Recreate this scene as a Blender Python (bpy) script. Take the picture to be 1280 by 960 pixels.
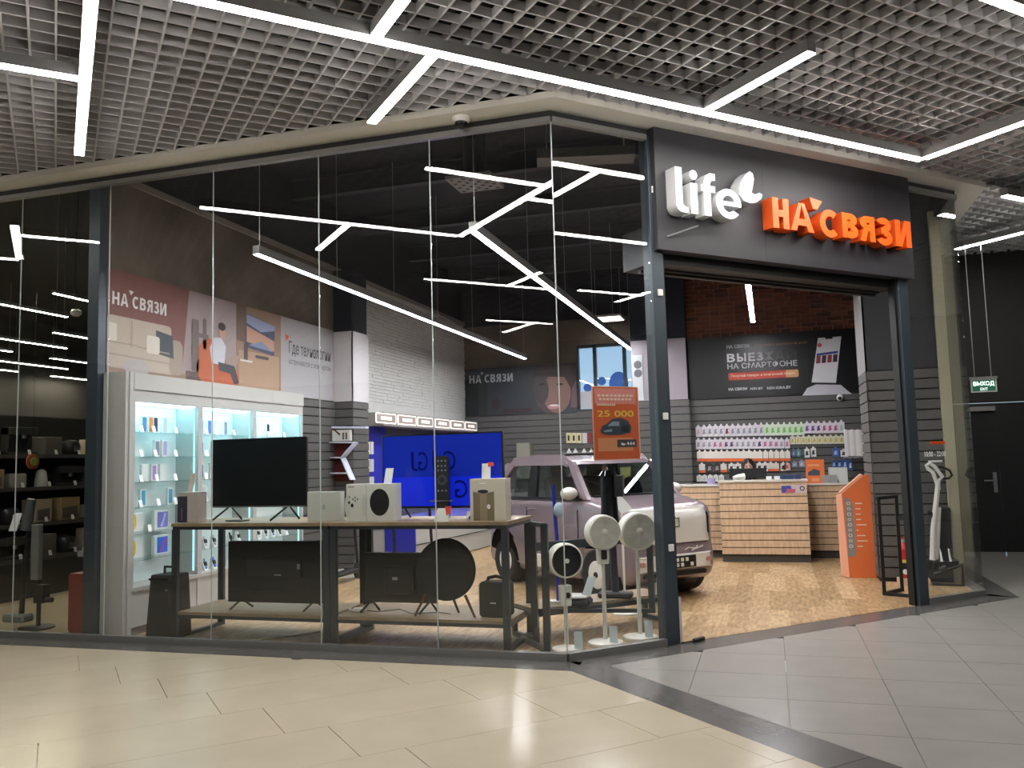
import bpy, bmesh, math, random
from mathutils import Vector, Matrix
random.seed(7)
for o in list(bpy.data.objects): bpy.data.objects.remove(o)
scene = bpy.context.scene
COL = scene.collection
SQ = 2 ** -.5

# ------------------------------------------------------------------ camera
# origin: foot of the glass corner; +X right along the left shop front, +Y into the shop,
# the entrance front runs from the origin at 45 degrees (y = x)
F_PX, PITCH, ROLL, YAW, CAM_H = 1062., math.radians(5.18), math.radians(-1.53), math.radians(16.7), 1.58
CAM = Vector((1.607, -6.677, CAM_H))
_R = Matrix.Rotation(YAW, 3, 'Z')
_f = Vector((0, math.cos(PITCH), math.sin(PITCH))); _u = Vector((0, -math.sin(PITCH), math.cos(PITCH))); _x = Vector((1, 0, 0))
AX_R = _R @ (_x * math.cos(ROLL) + _u * math.sin(ROLL))
AX_U = _R @ (_u * math.cos(ROLL) - _x * math.sin(ROLL))
AX_F = _R @ _f
cam_data = bpy.data.cameras.new('camera'); cam_obj = bpy.data.objects.new('camera', cam_data); COL.objects.link(cam_obj)
cam_data.sensor_width = 36.; cam_data.lens = F_PX / 1280 * 36; cam_data.clip_start = .05; cam_data.clip_end = 200
m3 = Matrix((AX_R, AX_U, -AX_F)).transposed()
cam_obj.matrix_world = Matrix.Translation(CAM) @ m3.to_4x4()
scene.camera = cam_obj
scene.view_settings.view_transform = 'Standard'; scene.view_settings.look = 'None'
scene.view_settings.gamma = 1; scene.view_settings.use_curve_mapping = False
scene.view_settings.exposure = 0.12

# measuring helpers: a pixel gives a ray, a known plane gives the place
def ray(x, y): return AX_F + AX_R * ((x - 640) / F_PX) - AX_U * ((y - 480) / F_PX)
def on_plane(x, y, n, c):
    d = ray(x, y); n = Vector(n); return CAM + d * ((c - n.dot(CAM)) / n.dot(d))
def atZ(x, y, z=0.): return on_plane(x, y, (0, 0, 1), z)
def atY(x, y, v): return on_plane(x, y, (0, 1, 0), v)
def atX(x, y, v): return on_plane(x, y, (1, 0, 0), v)
def atE(x, y, out=0.): return on_plane(x, y, (-SQ, SQ, 0), -out)   # entrance front, "out" metres towards the hall
def EP(t, out=0., z=0.): return Vector((t * SQ + out * SQ, t * SQ - out * SQ, z))   # point on the entrance front

# ------------------------------------------------------------------ world: the sky outside the far shop windows
world = bpy.data.worlds.new('sky'); scene.world = world; world.use_nodes = True
wn = world.node_tree; wn.nodes.clear()
wo = wn.nodes.new('ShaderNodeOutputWorld'); wb = wn.nodes.new('ShaderNodeBackground')
sk = wn.nodes.new('ShaderNodeTexSky'); sk.sky_type = 'HOSEK_WILKIE'; sk.sun_direction = (-.5, -.6, .62); sk.turbidity = 3.2
wn.links.new(sk.outputs[0], wb.inputs[0]); wb.inputs[1].default_value = 4.5
wn.links.new(wb.outputs[0], wo.inputs[0])

# lamp levels (radiance of the diffusers)
L_HALL, L_SHOP, L_NEXT, L_LED, L_SIGN = 58., 120., 120., 1.5, 1.5

# ------------------------------------------------------------------ materials
def srgb(h):
    h = h.lstrip('#'); c = [int(h[i:i+2], 16) / 255 for i in (0, 2, 4)]
    return tuple((v / 12.92 if v <= .04045 else ((v + .055) / 1.055) ** 2.4) for v in c) + (1.,)
MATS = {}
def mat(name, col='#808080', rough=.5, metal=0., emit=0., spec=.5, noise=0., nscale=6., bump=0., bscale=40., stretch=None, coat=0., col2=None, alpha=None):
    if name in MATS: return MATS[name]
    m = bpy.data.materials.new(name); m.use_nodes = True; nt = m.node_tree; N = nt.nodes; Lk = nt.links
    b = N['Principled BSDF']; c = srgb(col) if isinstance(col, str) else tuple(col) + (1.,)
    b.inputs['Base Color'].default_value = c; b.inputs['Roughness'].default_value = rough; b.inputs['Metallic'].default_value = metal
    b.inputs['Specular IOR Level'].default_value = spec; b.inputs['Coat Weight'].default_value = coat; b.inputs['Coat Roughness'].default_value = .05
    if emit:
        b.inputs['Emission Color'].default_value = c; b.inputs['Emission Strength'].default_value = emit
    if noise or bump:
        tc = N.new('ShaderNodeTexCoord'); mp = N.new('ShaderNodeMapping'); Lk.new(tc.outputs['Object'], mp.inputs[0])
        if stretch: mp.inputs['Scale'].default_value = stretch
    if noise:
        nz = N.new('ShaderNodeTexNoise'); nz.inputs['Scale'].default_value = nscale; nz.inputs['Detail'].default_value = 6
        Lk.new(mp.outputs[0], nz.inputs['Vector'])
        mx = N.new('ShaderNodeMix'); mx.data_type = 'RGBA'; mx.blend_type = 'MIX'
        c2 = srgb(col2) if col2 else tuple(v * (1 - noise) for v in c[:3]) + (1.,)
        mx.inputs[6].default_value = c; mx.inputs[7].default_value = c2
        rp = N.new('ShaderNodeMapRange'); rp.inputs[1].default_value = .35; rp.inputs[2].default_value = .65
        Lk.new(nz.outputs[0], rp.inputs[0]); Lk.new(rp.outputs[0], mx.inputs[0]); Lk.new(mx.outputs[2], b.inputs['Base Color'])
    if bump:
        n2 = N.new('ShaderNodeTexNoise'); n2.inputs['Scale'].default_value = bscale; n2.inputs['Detail'].default_value = 4
        Lk.new(mp.outputs[0], n2.inputs['Vector']); bp = N.new('ShaderNodeBump'); bp.inputs['Strength'].default_value = bump; bp.inputs['Distance'].default_value = .01
        Lk.new(n2.outputs[0], bp.inputs['Height']); Lk.new(bp.outputs[0], b.inputs['Normal'])
    MATS[name] = m; return m
def emis(name, col, strength):
    if name in MATS: return MATS[name]
    m = bpy.data.materials.new(name); m.use_nodes = True; nt = m.node_tree; nt.nodes.clear()
    e = nt.nodes.new('ShaderNodeEmission'); e.inputs[0].default_value = srgb(col); e.inputs[1].default_value = strength
    o = nt.nodes.new('ShaderNodeOutputMaterial'); nt.links.new(e.outputs[0], o.inputs[0]); MATS[name] = m; return m
def glass(name, tint='#f2f6f6', refl=1.0, ior=1.5, film=None, film_amt=0.):
    if name in MATS: return MATS[name]
    m = bpy.data.materials.new(name); m.use_nodes = True; nt = m.node_tree; N = nt.nodes; N.clear()
    t = N.new('ShaderNodeBsdfTransparent'); t.inputs[0].default_value = srgb(tint)
    g = N.new('ShaderNodeBsdfGlossy'); g.inputs['Roughness'].default_value = 0.0; g.inputs[0].default_value = (.95, .97, .97, 1)
    fr = N.new('ShaderNodeFresnel'); ge = N.new('ShaderNodeNewGeometry'); iv = N.new('ShaderNodeMath'); iv.operation = 'MULTIPLY_ADD'
    iv.inputs[1].default_value = 1/ior - ior; iv.inputs[2].default_value = ior   # both faces of the thin pane reflect as air to glass
    nt.links.new(ge.outputs['Backfacing'], iv.inputs[0]); nt.links.new(iv.outputs[0], fr.inputs[0])
    mu = N.new('ShaderNodeMath'); mu.operation = 'MULTIPLY'; mu.inputs[1].default_value = refl; nt.links.new(fr.outputs[0], mu.inputs[0])
    mx = N.new('ShaderNodeMixShader'); nt.links.new(mu.outputs[0], mx.inputs[0]); nt.links.new(t.outputs[0], mx.inputs[1]); nt.links.new(g.outputs[0], mx.inputs[2])
    o = N.new('ShaderNodeOutputMaterial')
    if film:
        d = N.new('ShaderNodeBsdfDiffuse'); d.inputs[0].default_value = srgb(film)
        m2 = N.new('ShaderNodeMixShader'); m2.inputs[0].default_value = film_amt
        nt.links.new(mx.outputs[0], m2.inputs[1]); nt.links.new(d.outputs[0], m2.inputs[2]); nt.links.new(m2.outputs[0], o.inputs[0])
    else: nt.links.new(mx.outputs[0], o.inputs[0])
    MATS[name] = m; return m

# ------------------------------------------------------------------ mesh helpers
class MB:
    def __init__(s): s.v = []; s.f = []; s.M = None
    def add(s, vs, fs):
        k = len(s.v)
        for p in vs:
            p = Vector(p)
            s.v.append(s.M @ p if s.M else p)
        s.f += [tuple(i + k for i in f) for f in fs]; return s
    def box(s, x0, x1, y0, y1, z0, z1):
        return s.add([(x0,y0,z0),(x1,y0,z0),(x1,y1,z0),(x0,y1,z0),(x0,y0,z1),(x1,y0,z1),(x1,y1,z1),(x0,y1,z1)],
                     [(3,2,1,0),(4,5,6,7),(0,1,5,4),(1,2,6,5),(2,3,7,6),(3,0,4,7)])
    def hexa(s, b, t):   # bottom quad, top quad (counter-clockwise seen from above)
        return s.add(list(b) + list(t), [(3,2,1,0),(4,5,6,7),(0,1,5,4),(1,2,6,5),(2,3,7,6),(3,0,4,7)])
    def bar(s, p, q, w, h, up=(0,0,1)):   # straight rectangular bar from p to q
        p, q = Vector(p), Vector(q); d = (q - p).normalized(); up = Vector(up)
        if abs(d.dot(up)) > .98: up = Vector((1, 0, 0)) if abs(d.x) < .9 else Vector((0, 1, 0))
        a = d.cross(up).normalized() * w / 2; b = a.cross(d).normalized() * h / 2
        return s.hexa([p-a-b, p+a-b, q+a-b, q-a-b], [p-a+b, p+a+b, q+a+b, q-a+b])
    def cyl(s, p, q, r, r2=None, n=14, caps=True):
        p, q = Vector(p), Vector(q); r2 = r if r2 is None else r2; d = (q - p).normalized()
        a = d.orthogonal().normalized(); b = d.cross(a)
        vs = []
        for c, rr in ((p, r), (q, r2)):
            for i in range(n):
                t = 2 * math.pi * i / n; vs.append(c + a * math.cos(t) * rr + b * math.sin(t) * rr)
        fs = [(i, (i+1) % n, n + (i+1) % n, n + i) for i in range(n)]
        if caps: fs += [tuple(range(n-1, -1, -1)), tuple(range(n, 2*n))]
        return s.add(vs, fs)
    def tube(s, pts, r, n=8):
        pts = [Vector(p) for p in pts]; rings = []; prev = None
        for i, p in enumerate(pts):
            d = (pts[min(i+1, len(pts)-1)] - pts[max(i-1, 0)]).normalized()
            a = d.orthogonal().normalized() if prev is None else (prev - d * prev.dot(d)).normalized()
            prev = a; b = d.cross(a); rr = r[i] if isinstance(r, (list, tuple)) else r
            rings.append([p + a * math.cos(2*math.pi*j/n) * rr + b * math.sin(2*math.pi*j/n) * rr for j in range(n)])
        vs = [v for g in rings for v in g]; fs = []
        for i in range(len(rings) - 1):
            for j in range(n): fs.append((i*n+j, i*n+(j+1) % n, (i+1)*n+(j+1) % n, (i+1)*n+j))
        fs += [tuple(range(n-1, -1, -1)), tuple(range((len(rings)-1)*n, len(rings)*n))]
        return s.add(vs, fs)
    def prism(s, poly, off):   # 3d polygon pushed along a vector
        off = Vector(off); n = len(poly); P = [Vector(p) for p in poly]
        return s.add(P + [p + off for p in P], [tuple(range(n-1, -1, -1)), tuple(range(n, 2*n))] + [(i, (i+1) % n, n+(i+1) % n, n+i) for i in range(n)])
    def face(s, poly): return s.add(poly, [tuple(range(len(poly)))])
    def lathe(s, prof, c=(0,0,0), n=24, ax='Z'):   # prof: (radius, height)
        c = Vector(c); vs = []; fs = []
        for r, h in prof:
            for j in range(n):
                t = 2*math.pi*j/n; x, y = r*math.cos(t), r*math.sin(t)
                p = {'Z': (x, y, h), 'Y': (x, h, -y), 'X': (h, x, y)}[ax]; vs.append(c + Vector(p))
        for i in range(len(prof)-1):
            for j in range(n): fs.append((i*n+j, i*n+(j+1) % n, (i+1)*n+(j+1) % n, (i+1)*n+j))
        fs += [tuple(range(n-1, -1, -1)), tuple(range((len(prof)-1)*n, len(prof)*n))]
        return s.add(vs, fs)
    def ball(s, c, r, nu=16, nv=10):
        c = Vector(c); r = (r, r, r) if not isinstance(r, (list, tuple)) else r; vs = []; fs = []
        for i in range(1, nv):
            a = math.pi * i / nv
            for j in range(nu):
                t = 2*math.pi*j/nu; vs.append(c + Vector((r[0]*math.sin(a)*math.cos(t), r[1]*math.sin(a)*math.sin(t), r[2]*math.cos(a))))
        vs += [c + Vector((0, 0, r[2])), c - Vector((0, 0, r[2]))]
        for i in range(nv-2):
            for j in range(nu): fs.append((i*nu+j, (i+1)*nu+j, (i+1)*nu+(j+1) % nu, i*nu+(j+1) % nu))
        T, B = len(vs)-2, len(vs)-1
        for j in range(nu): fs.append((T, j, (j+1) % nu)); fs.append((B, (nv-2)*nu+(j+1) % nu, (nv-2)*nu+j))
        return s.add(vs, fs)
    def grid(s, fn, nu, nv):
        vs = [fn(i/nu, j/nv) for j in range(nv+1) for i in range(nu+1)]
        return s.add(vs, [(j*(nu+1)+i, j*(nu+1)+i+1, (j+1)*(nu+1)+i+1, (j+1)*(nu+1)+i) for j in range(nv) for i in range(nu)])
    def mesh(s, name, m, smooth=False, bevel=0., seg=1, fix=True):
        me = bpy.data.meshes.new(name); me.from_pydata([tuple(v) for v in s.v], [], s.f)
        if bevel or fix:
            bm = bmesh.new(); bm.from_mesh(me)
            if fix: bmesh.ops.recalc_face_normals(bm, faces=bm.faces)
            if bevel: bmesh.ops.bevel(bm, geom=[e for e in bm.edges if len(e.link_faces) == 2 and e.calc_face_angle(0) > .5], offset=bevel, segments=seg, profile=.7, affect='EDGES', clamp_overlap=True)
            bm.to_mesh(me); bm.free()
        if smooth:
            for p in me.polygons: p.use_smooth = True
            me.set_sharp_from_angle(angle=math.radians(38))
        if m: me.materials.append(m)
        return me
    def build(s, name, m, parent=None, smooth=False, bevel=0., seg=1, world=True, fix=True):
        if parent is not None and world:
            inv = parent.matrix_basis.inverted()
            if parent.parent is not None: inv = (parent.parent.matrix_basis @ parent.matrix_basis).inverted()
            s.v = [inv @ v for v in s.v]
        o = bpy.data.objects.new(name, s.mesh(name, m, smooth, bevel, seg, fix)); COL.objects.link(o)
        if parent is not None: o.parent = parent
        return o
def B(*a): return MB().box(*a)
def tag(o, label=None, cat=None, group=None, kind=None):
    if label: o['label'] = label
    if cat: o['category'] = cat
    if group: o['group'] = group
    if kind: o['kind'] = kind
    return o
def thing(name, label=None, cat=None, loc=(0,0,0), rz=0., group=None, kind=None):
    o = bpy.data.objects.new(name, None); COL.objects.link(o); o.empty_display_size = .1
    o.location = loc; o.rotation_euler = (0, 0, rz)
    o.matrix_basis = Matrix.Translation(Vector(loc)) @ Matrix.Rotation(rz, 4, 'Z')
    return tag(o, label, cat, group, kind)
def dup(o, parent=None):
    c = o.copy(); COL.objects.link(c); c.parent = parent
    for ch in list(o.children): dup(ch, c)
    return c
def inst(name, mesh, parent=None, loc=(0,0,0), M=None):
    o = bpy.data.objects.new(name, mesh); COL.objects.link(o); o.parent = parent
    if M is not None: o.matrix_basis = M
    else: o.location = loc
    return o

class Frame:   # flat drawing frame: origin, right, up, normal
    def __init__(s, o, r, u=(0,0,1)):
        s.o = Vector(o); s.r = Vector(r).normalized(); s.u = Vector(u).normalized(); s.n = s.r.cross(s.u).normalized()
    def p(s, x, y, d=0.): return s.o + s.r * x + s.u * y + s.n * d
    def M(s, x=0, y=0, d=0.):
        m = Matrix((s.r, s.u, s.n)).transposed().to_4x4(); m.translation = s.p(x, y, d); return m
def rrect(x0, x1, y0, y1, r=.01, k=4):
    out = []
    for cx, cy, a0 in ((x1-r, y0+r, -90), (x1-r, y1-r, 0), (x0+r, y1-r, 90), (x0+r, y0+r, 180)):
        for i in range(k+1):
            a = math.radians(a0 + 90*i/k); out.append((cx + r*math.cos(a), cy + r*math.sin(a)))
    return out
def ell(cx, cy, rx, ry, n=20, a0=0., a1=360.):
    return [(cx + rx*math.cos(math.radians(a0+(a1-a0)*i/(n if a1-a0 >= 360 else n-1))), cy + ry*math.sin(math.radians(a0+(a1-a0)*i/(n if a1-a0 >= 360 else n-1)))) for i in range(n)]
def decal(fr, polys, m, name, parent, d=.002, th=.0012):
    b = MB()
    for i, pl in enumerate(polys):   # a hair of depth between overlapping pieces
        b.prism([fr.p(x, y, d + i*.0002) for x, y in pl], fr.n * th)
    return b.build(name, m, parent)
_txt = {}
def text_mesh(s, bold=0., extrude=0., spacing=1.):
    k = (s, bold, extrude, spacing)
    if k in _txt: return _txt[k]
    cu = bpy.data.curves.new('t', 'FONT'); cu.body = s; cu.size = 1.; cu.offset = bold; cu.extrude = extrude; cu.space_character = spacing; cu.resolution_u = 3
    o = bpy.data.objects.new('t', cu); COL.objects.link(o); bpy.context.view_layer.update()
    dg = bpy.context.evaluated_depsgraph_get(); me = bpy.data.meshes.new_from_object(o.evaluated_get(dg))
    bpy.data.objects.remove(o); bpy.data.curves.remove(cu)
    vs = [v.co.copy() for v in me.vertices]; fs = [tuple(p.vertices) for p in me.polygons]; bpy.data.meshes.remove(me)
    _txt[k] = (vs, fs); return vs, fs
def text(s, fr, x, y, w, h, m, name, parent, d=.003, depth=0., bold=0., mirror=False, mats=None, spacing=1.):
    bold = min(bold, .012)
    # text fitted in the box (x, y, w, h) of frame fr; y is the baseline
    vs, fs = text_mesh(s, bold, .5 if depth else 0., spacing)
    if not vs: return None
    x0 = min(v.x for v in vs); x1 = max(v.x for v in vs); y0 = min(v.y for v in vs); y1 = max(v.y for v in vs)
    b = MB(); out = []
    for v in vs:
        px = (v.x - x0) / max(x1 - x0, 1e-6); px = 1 - px if mirror else px
        out.append(fr.p(x + px * w, y + (v.y - y0) / max(y1 - y0, 1e-6) * h, d + (v.z + .5) * depth if depth else d))
    b.add(out, fs); o = b.build(name, m, parent)
    if mats:
        o.data.materials.append(mats)
        inv = o.matrix_world
        nrm = fr.n
        for p in o.data.polygons:
            if p.normal.dot(nrm if parent is None else (parent.matrix_basis.to_3x3().inverted() @ nrm)) > .9: p.material_index = 1
    return o

def ring_sector(cx, cy, rx, ry, sx, sy, a0, a1, n=16):
    o = [(cx + rx*math.cos(math.radians(a0+(a1-a0)*i/n)), cy + ry*math.sin(math.radians(a0+(a1-a0)*i/n))) for i in range(n+1)]
    q = [(cx + (rx-sx)*math.cos(math.radians(a1+(a0-a1)*i/n)), cy + (ry-sy)*math.sin(math.radians(a1+(a0-a1)*i/n))) for i in range(n+1)]
    return o + q
def glyph(ch, x, y, w, h, s):   # heavy sans capitals drawn from strokes
    R = lambda x0, x1, y0, y1: [(x+x0, y+y0), (x+x1, y+y0), (x+x1, y+y1), (x+x0, y+y1)]
    t = s*.88
    if ch == 'Н': return [R(0, s, 0, h), R(w-s, w, 0, h), R(s*.9, w-s*.9, h/2-t/2, h/2+t/2)]
    if ch == 'А': return [[(x, y), (x+s*1.05, y), (x+w/2+s*.08, y+h), (x+w/2-s*.5, y+h)], [(x+w, y), (x+w-s*1.05, y), (x+w/2-s*.08, y+h), (x+w/2+s*.5, y+h)], R(w*.22, w*.78, h*.2, h*.2+t)]
    if ch == 'С': return [ring_sector(x+w*.55, y+h/2, w*.55, h/2, s, t, 48, 312)]
    if ch in 'ВЯ':
        b = [R(0, s, 0, h), R(s*.9, w*.55, h-t, h), R(s*.9, w*.6, h*.54-t/2, h*.54+t/2), ring_sector(x+w*.52, y+h*.745, w*.44, h*.255, s, t, -90, 90)]
        if ch == 'В': b += [R(s*.9, w*.6, 0, t), ring_sector(x+w*.52, y+h*.28, w*.48, h*.28, s, t, -90, 90)]
        else: b += [[(x+w*.42, y+h*.5), (x+w*.42+s, y+h*.5), (x+w, y), (x+w-s*1.1, y)]]
        return b if ch == 'В' else [[(2*x+w-px, py) for px, py in pl][::-1] for pl in b]
    if ch == 'З': return [ring_sector(x+w*.47, y+h*.735, w*.47, h*.265, s, t, 155, -90), ring_sector(x+w*.48, y+h*.285, w*.52, h*.285, s, t, 90, -155), R(w*.3, w*.55, h*.52-t/2, h*.52+t/2)]
    if ch in 'ИЙ':
        hh = h if ch == 'И' else h*.82
        b = [R(0, s, 0, hh), R(w-s, w, 0, hh), [(x+s*.3, y), (x+s*1.2, y), (x+w-s*.3, y+hh), (x+w-s*1.2, y+hh)]]
        return b + ([ring_sector(x+w/2, y+h, w*.28, h*.15, s*.6, s*.5, 180, 360, 8)] if ch == 'Й' else [])
    if ch == 'Е': return [R(0, s, 0, h), R(s*.9, w, 0, t), R(s*.9, w*.92, h/2-t/2, h/2+t/2), R(s*.9, w, h-t, h)]
    if ch == 'Ы': return [R(0, s, 0, h), R(s*.9, w*.4, 0, t), R(s*.9, w*.4, h*.58-t, h*.58), ring_sector(x+w*.38, y+h*.29, w*.3, h*.29, s, t, -90, 90), R(w-s, w, 0, h)]
    if ch == 'Ж': return [R(w/2-s/2, w/2+s/2, 0, h)] + [[(x+a, y), (x+a+b*s*1.2, y), (x+w/2+b*s*.6, y+h/2), (x+w/2-b*s*.2, y+h/2)] if k == 0 else [(x+a, y+h), (x+a+b*s*1.2, y+h), (x+w/2+b*s*.6, y+h/2), (x+w/2-b*s*.2, y+h/2)] for a, b in ((0, 1), (w, -1)) for k in (0, 1)]
    return []

GW = {'Н': 1., 'А': 1.12, 'С': .95, 'В': .9, 'Я': .9, 'З': .85, 'И': 1., ' ': .25}
def glyph_word(word, fr, x, y, w, h, s, m, parent, d):   # heavy lettering fitted to width w, one mesh per letter
    tot = sum(GW[c] for c in word) + .18*(len(word)-1); k = w/tot; cx = x
    for c in word:
        if c != ' ': decal(fr, glyph(c, cx, y, GW[c]*k, h, s), m, 'letter', parent, d=d)
        cx += (GW[c]+.18)*k
# ================================================================== THE SETTING
M_GROUT = mat('grout', '#8f8676', .8)
M_CREAM = mat('cream_tile', '#b8ad98', .22, noise=.07, nscale=2.2, bump=.015, bscale=3)
M_GREY = mat('grey_tile', '#8f8d88', .28, noise=.12, nscale=3., bump=.02, bscale=4)
M_DARK = mat('dark_tile', '#5c5a58', .25, noise=.2, nscale=2.5)
M_BEIGE = mat('beige_floor', '#c9b695', .25, noise=.06, nscale=2)
M_WOODF = [mat('wood_plank_%d' % i, c, .38, noise=.5, nscale=4., stretch=(7, 1.3, 1), col2=c2, bump=.06, bscale=30) for i, (c, c2) in enumerate((('#bfa27e', '#977750'), ('#b59772', '#8a6b43'), ('#c8ac88', '#a0825a'), ('#ae926c', '#82653f')))]
M_CONC = mat('concrete_plaster', '#756b5f', .8, noise=.35, nscale=1.3, col2='#585046', bump=.15, bscale=14)
M_WHITEB = mat('white_stone', '#c6c5c1', .75, noise=.12, nscale=7, stretch=(1, 1, 7), bump=.7, bscale=16)
M_SLAT = mat('grey_slat', '#595755', .55, noise=.08, nscale=9)
M_GROOVE = mat('slat_groove', '#161514', .7)
M_NAVY = mat('navy_paint', '#1b2130', .7)
M_LILAC = mat('lilac_panel', '#948b93', .6)
M_ANTHR = mat('anthracite_metal', '#3d4750', .4, metal=.2)
M_FASC = mat('fascia_panel', '#302f35', .5, noise=.06, nscale=8)
M_SOFF = mat('soffit_cream', '#d5d1c8', .55)
M_SOFFD = mat('soffit_dark', '#26272a', .6)
M_RAIL = mat('brushed_rail', '#9b9c9b', .35, metal=.7)
M_BLACKC = mat('black_ceiling', '#262831', .9, noise=.3, nscale=3)
M_GRIDM = mat('ceiling_grid_grey', '#bdbcbe', .45)
M_PLEN = mat('plenum_dark', '#403d3b', .9, noise=.5, nscale=1.2)
M_GLASS = glass('shop_glass', '#fafbfb', 1.0)
M_JOINT = mat('glass_joint', '#b9c2c2', .25)
M_DOORB = mat('black_door', '#15171a', .45)
M_STEEL = mat('steel', '#b9b9b6', .3, metal=.9)
M_BLACK = mat('matt_black', '#111214', .5)
M_WHITE = mat('white_plastic', '#dfded8', .35)
M_CABW = mat('cabinet_white', '#b3b2ad', .4)

# ---- floor
floor = tag(B(-16, 14, -21, 0, -.3, -.012).build('floor', M_GROUT), kind='structure')
def clip(poly, hp):   # convex polygon cut by half planes a*x+b*y<=c
    for a, b, c in hp:
        out = []
        for i in range(len(poly)):
            p, q = poly[i], poly[(i+1) % len(poly)]; dp = a*p[0]+b*p[1]-c; dq = a*q[0]+b*q[1]-c
            if dp <= 0: out.append(p)
            if (dp < 0 < dq) or (dq < 0 < dp):
                t = dp/(dp-dq); out.append((p[0]+(q[0]-p[0])*t, p[1]+(q[1]-p[1])*t))
        poly = out
        if len(poly) < 3: return None
    ar = abs(sum(poly[i][0]*poly[(i+1) % len(poly)][1]-poly[(i+1) % len(poly)][0]*poly[i][1] for i in range(len(poly)))) / 2
    return poly if ar > .004 else None
def tile(poly, m, name, z0=-.02, z1=0., g=.0028, parent=floor):
    n = len(poly); cx = sum(p[0] for p in poly)/n; cy = sum(p[1] for p in poly)/n
    q = []
    for x, y in poly:
        L_ = math.hypot(x-cx, y-cy); q.append((x + (cx-x)/L_*g, y + (cy-y)/L_*g))
    return MB().prism([(x, y, z0) for x, y in q], (0, 0, z1-z0)).build(name, m, parent)
S2 = 2 ** .5
CREAM = [(0, 1, -.3), (1, 1, -.2)]                       # y<-.3, x+y<-.2
GREYR = [(-1, -1, -.26), (-1, 1, -.3*S2)]                # x+y>.26, x-y>.3*sqrt2
# cream tiles, laid at 45 degrees, 1.29 x 0.633 with a stepped bond
for n in range(-16, 9):
    q0 = -.04 + .633*n
    for k in range(-9, 6):
        p0 = -1.054 + .2585*n + 1.293*k
        pts = [((p+q)*SQ, (p-q)*SQ) for p, q in ((p0, q0), (p0+1.293, q0), (p0+1.293, q0+.633), (p0, q0+.633))]
        cx = sum(a for a, b in pts)/4; cy = sum(b for a, b in pts)/4
        if not (-7.6 < cx < 3.6 and -6.3 < cy < .2): continue
        pl = clip(pts, CREAM)
        if pl: tile(pl, M_CREAM, 'cream_tile')
# grey square tiles
for i in range(-2, 14):
    for j in range(-11, 13):
        x0, y0 = 1. + .638*i, -.135 + .6365*j
        pts = [(x0, y0), (x0+.638, y0), (x0+.638, y0+.6365), (x0, y0+.6365)]
        if x0 < 7.2 and -6.3 < y0 < 7.8:
            pl = clip(pts, GREYR + [(0, 1, 3.62)])
            if pl: tile(pl, M_GREY, 'grey_tile')
            pl = clip(pts, [(-1, 0, -4.06), (0, -1, -3.62), (0, 1, 7.65)])
            if pl: tile(pl, M_GREY, 'grey_tile')
# dark border: along the left front, along the entrance, and the diagonal band towards the hall
for k in range(-7, 1):
    pl = clip([(1.2*k, -.3), (1.2*k+1.2, -.3), (1.2*k+1.2, -.0), (1.2*k, -.0)], [(1, 0, .12)])
    if pl: tile(pl, M_DARK, 'dark_tile')
for k in range(0, 5):
    a, b = 1.14*k, min(1.14*k+1.14, 5.42)
    tile([tuple(EP(t, o).xy) for t, o in ((a, .3), (b, .3), (b, 0), (a, 0))], M_DARK, 'dark_tile')
tile([(3.74, 3.72), (4.06, 3.62), (4.06, 7.65), (3.74, 7.65)], M_DARK, 'dark_tile')
tile([(-.02, .02), (-.02, -.3), (.11, -.31), (.45, .03), (.2, .2)], M_DARK, 'dark_tile', z1=-.0005)
tile([(.09, -.29), (.34, -.08), (.40, -.02), (.26, 0.0)], M_DARK, 'dark_tile', z1=-.0004)
for k in range(0, 6):
    s0 = .20 + 1.2*k
    tile([(s0-.1, -s0-.1), (s0+.13, -s0+.13), (s0+.98, -s0-.72), (s0+.75, -s0-.95)], M_DARK, 'dark_tile', z1=-.0002) if k == 0 else None
    tile([(-.1+.85*k+.2, -.85*k-.3), (.13+.85*k+.2, -.85*k-.07), (.13+.85*(k+1)+.2, -.85*(k+1)-.07), (-.1+.85*(k+1)+.2, -.85*(k+1)-.3)], M_DARK, 'dark_tile', z1=-.0002) if k else None
# floor farther out in the hall, beyond the tiles laid one by one
b = MB(); b.box(-16, 14, -21, -6.6, -.02, -.001); b.box(-16, -7.9, -6.6, -.3, -.02, -.001)
b.build('cream_paving', M_CREAM, floor)['kind'] = 'stuff'
B(7.5, 14, -6.6, 7.65, -.02, -.001).build('grey_paving', M_GREY, floor)['kind'] = 'stuff'
# shop floor: vinyl planks
floor_shop = tag(MB().prism([(-4.95, 0, -.3), (0, 0, -.3), (3.72, 3.72, -.3), (3.72, 10.8, -.3), (-4.95, 10.8, -.3)], (0, 0, .29)).build('floor', M_GROUT), kind='structure')
rest = MB(); cnt = 0
for i in range(-25, 21):
    off = random.random()*1.25
    for j in range(-1, 9):
        x0, y0 = .19*i, off + 1.25*j - .3
        pl = clip([(x0, y0), (x0+.19, y0), (x0+.19, y0+1.25), (x0, y0+1.25)], [(0, -1, -.02), (1, -1, -.02), (1, 0, 3.7), (0, 1, 10.55), (-1, 0, 4.6)])
        if not pl: continue
        cx = sum(p[0] for p in pl)/len(pl); cy = sum(p[1] for p in pl)/len(pl)
        if cy < 7.1 and not (cx < -2.6 and cy > 3.5):
            tile(pl, random.choice(M_WOODF), 'wood_plank', g=.0012, parent=floor_shop)
        else: rest.prism([(x, y, -.02) for x, y in pl], (0, 0, .02))
rest.build('far_wood_planks', M_WOODF[0], floor_shop)['kind'] = 'stuff'
tag(B(-16, -4.95, 0, 14, -.3, -.001).build('floor', M_BEIGE), kind='structure')
tag(B(3.72, 14, 7.65, 14, -.3, 0).build('floor', M_GREY), kind='structure')

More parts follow.
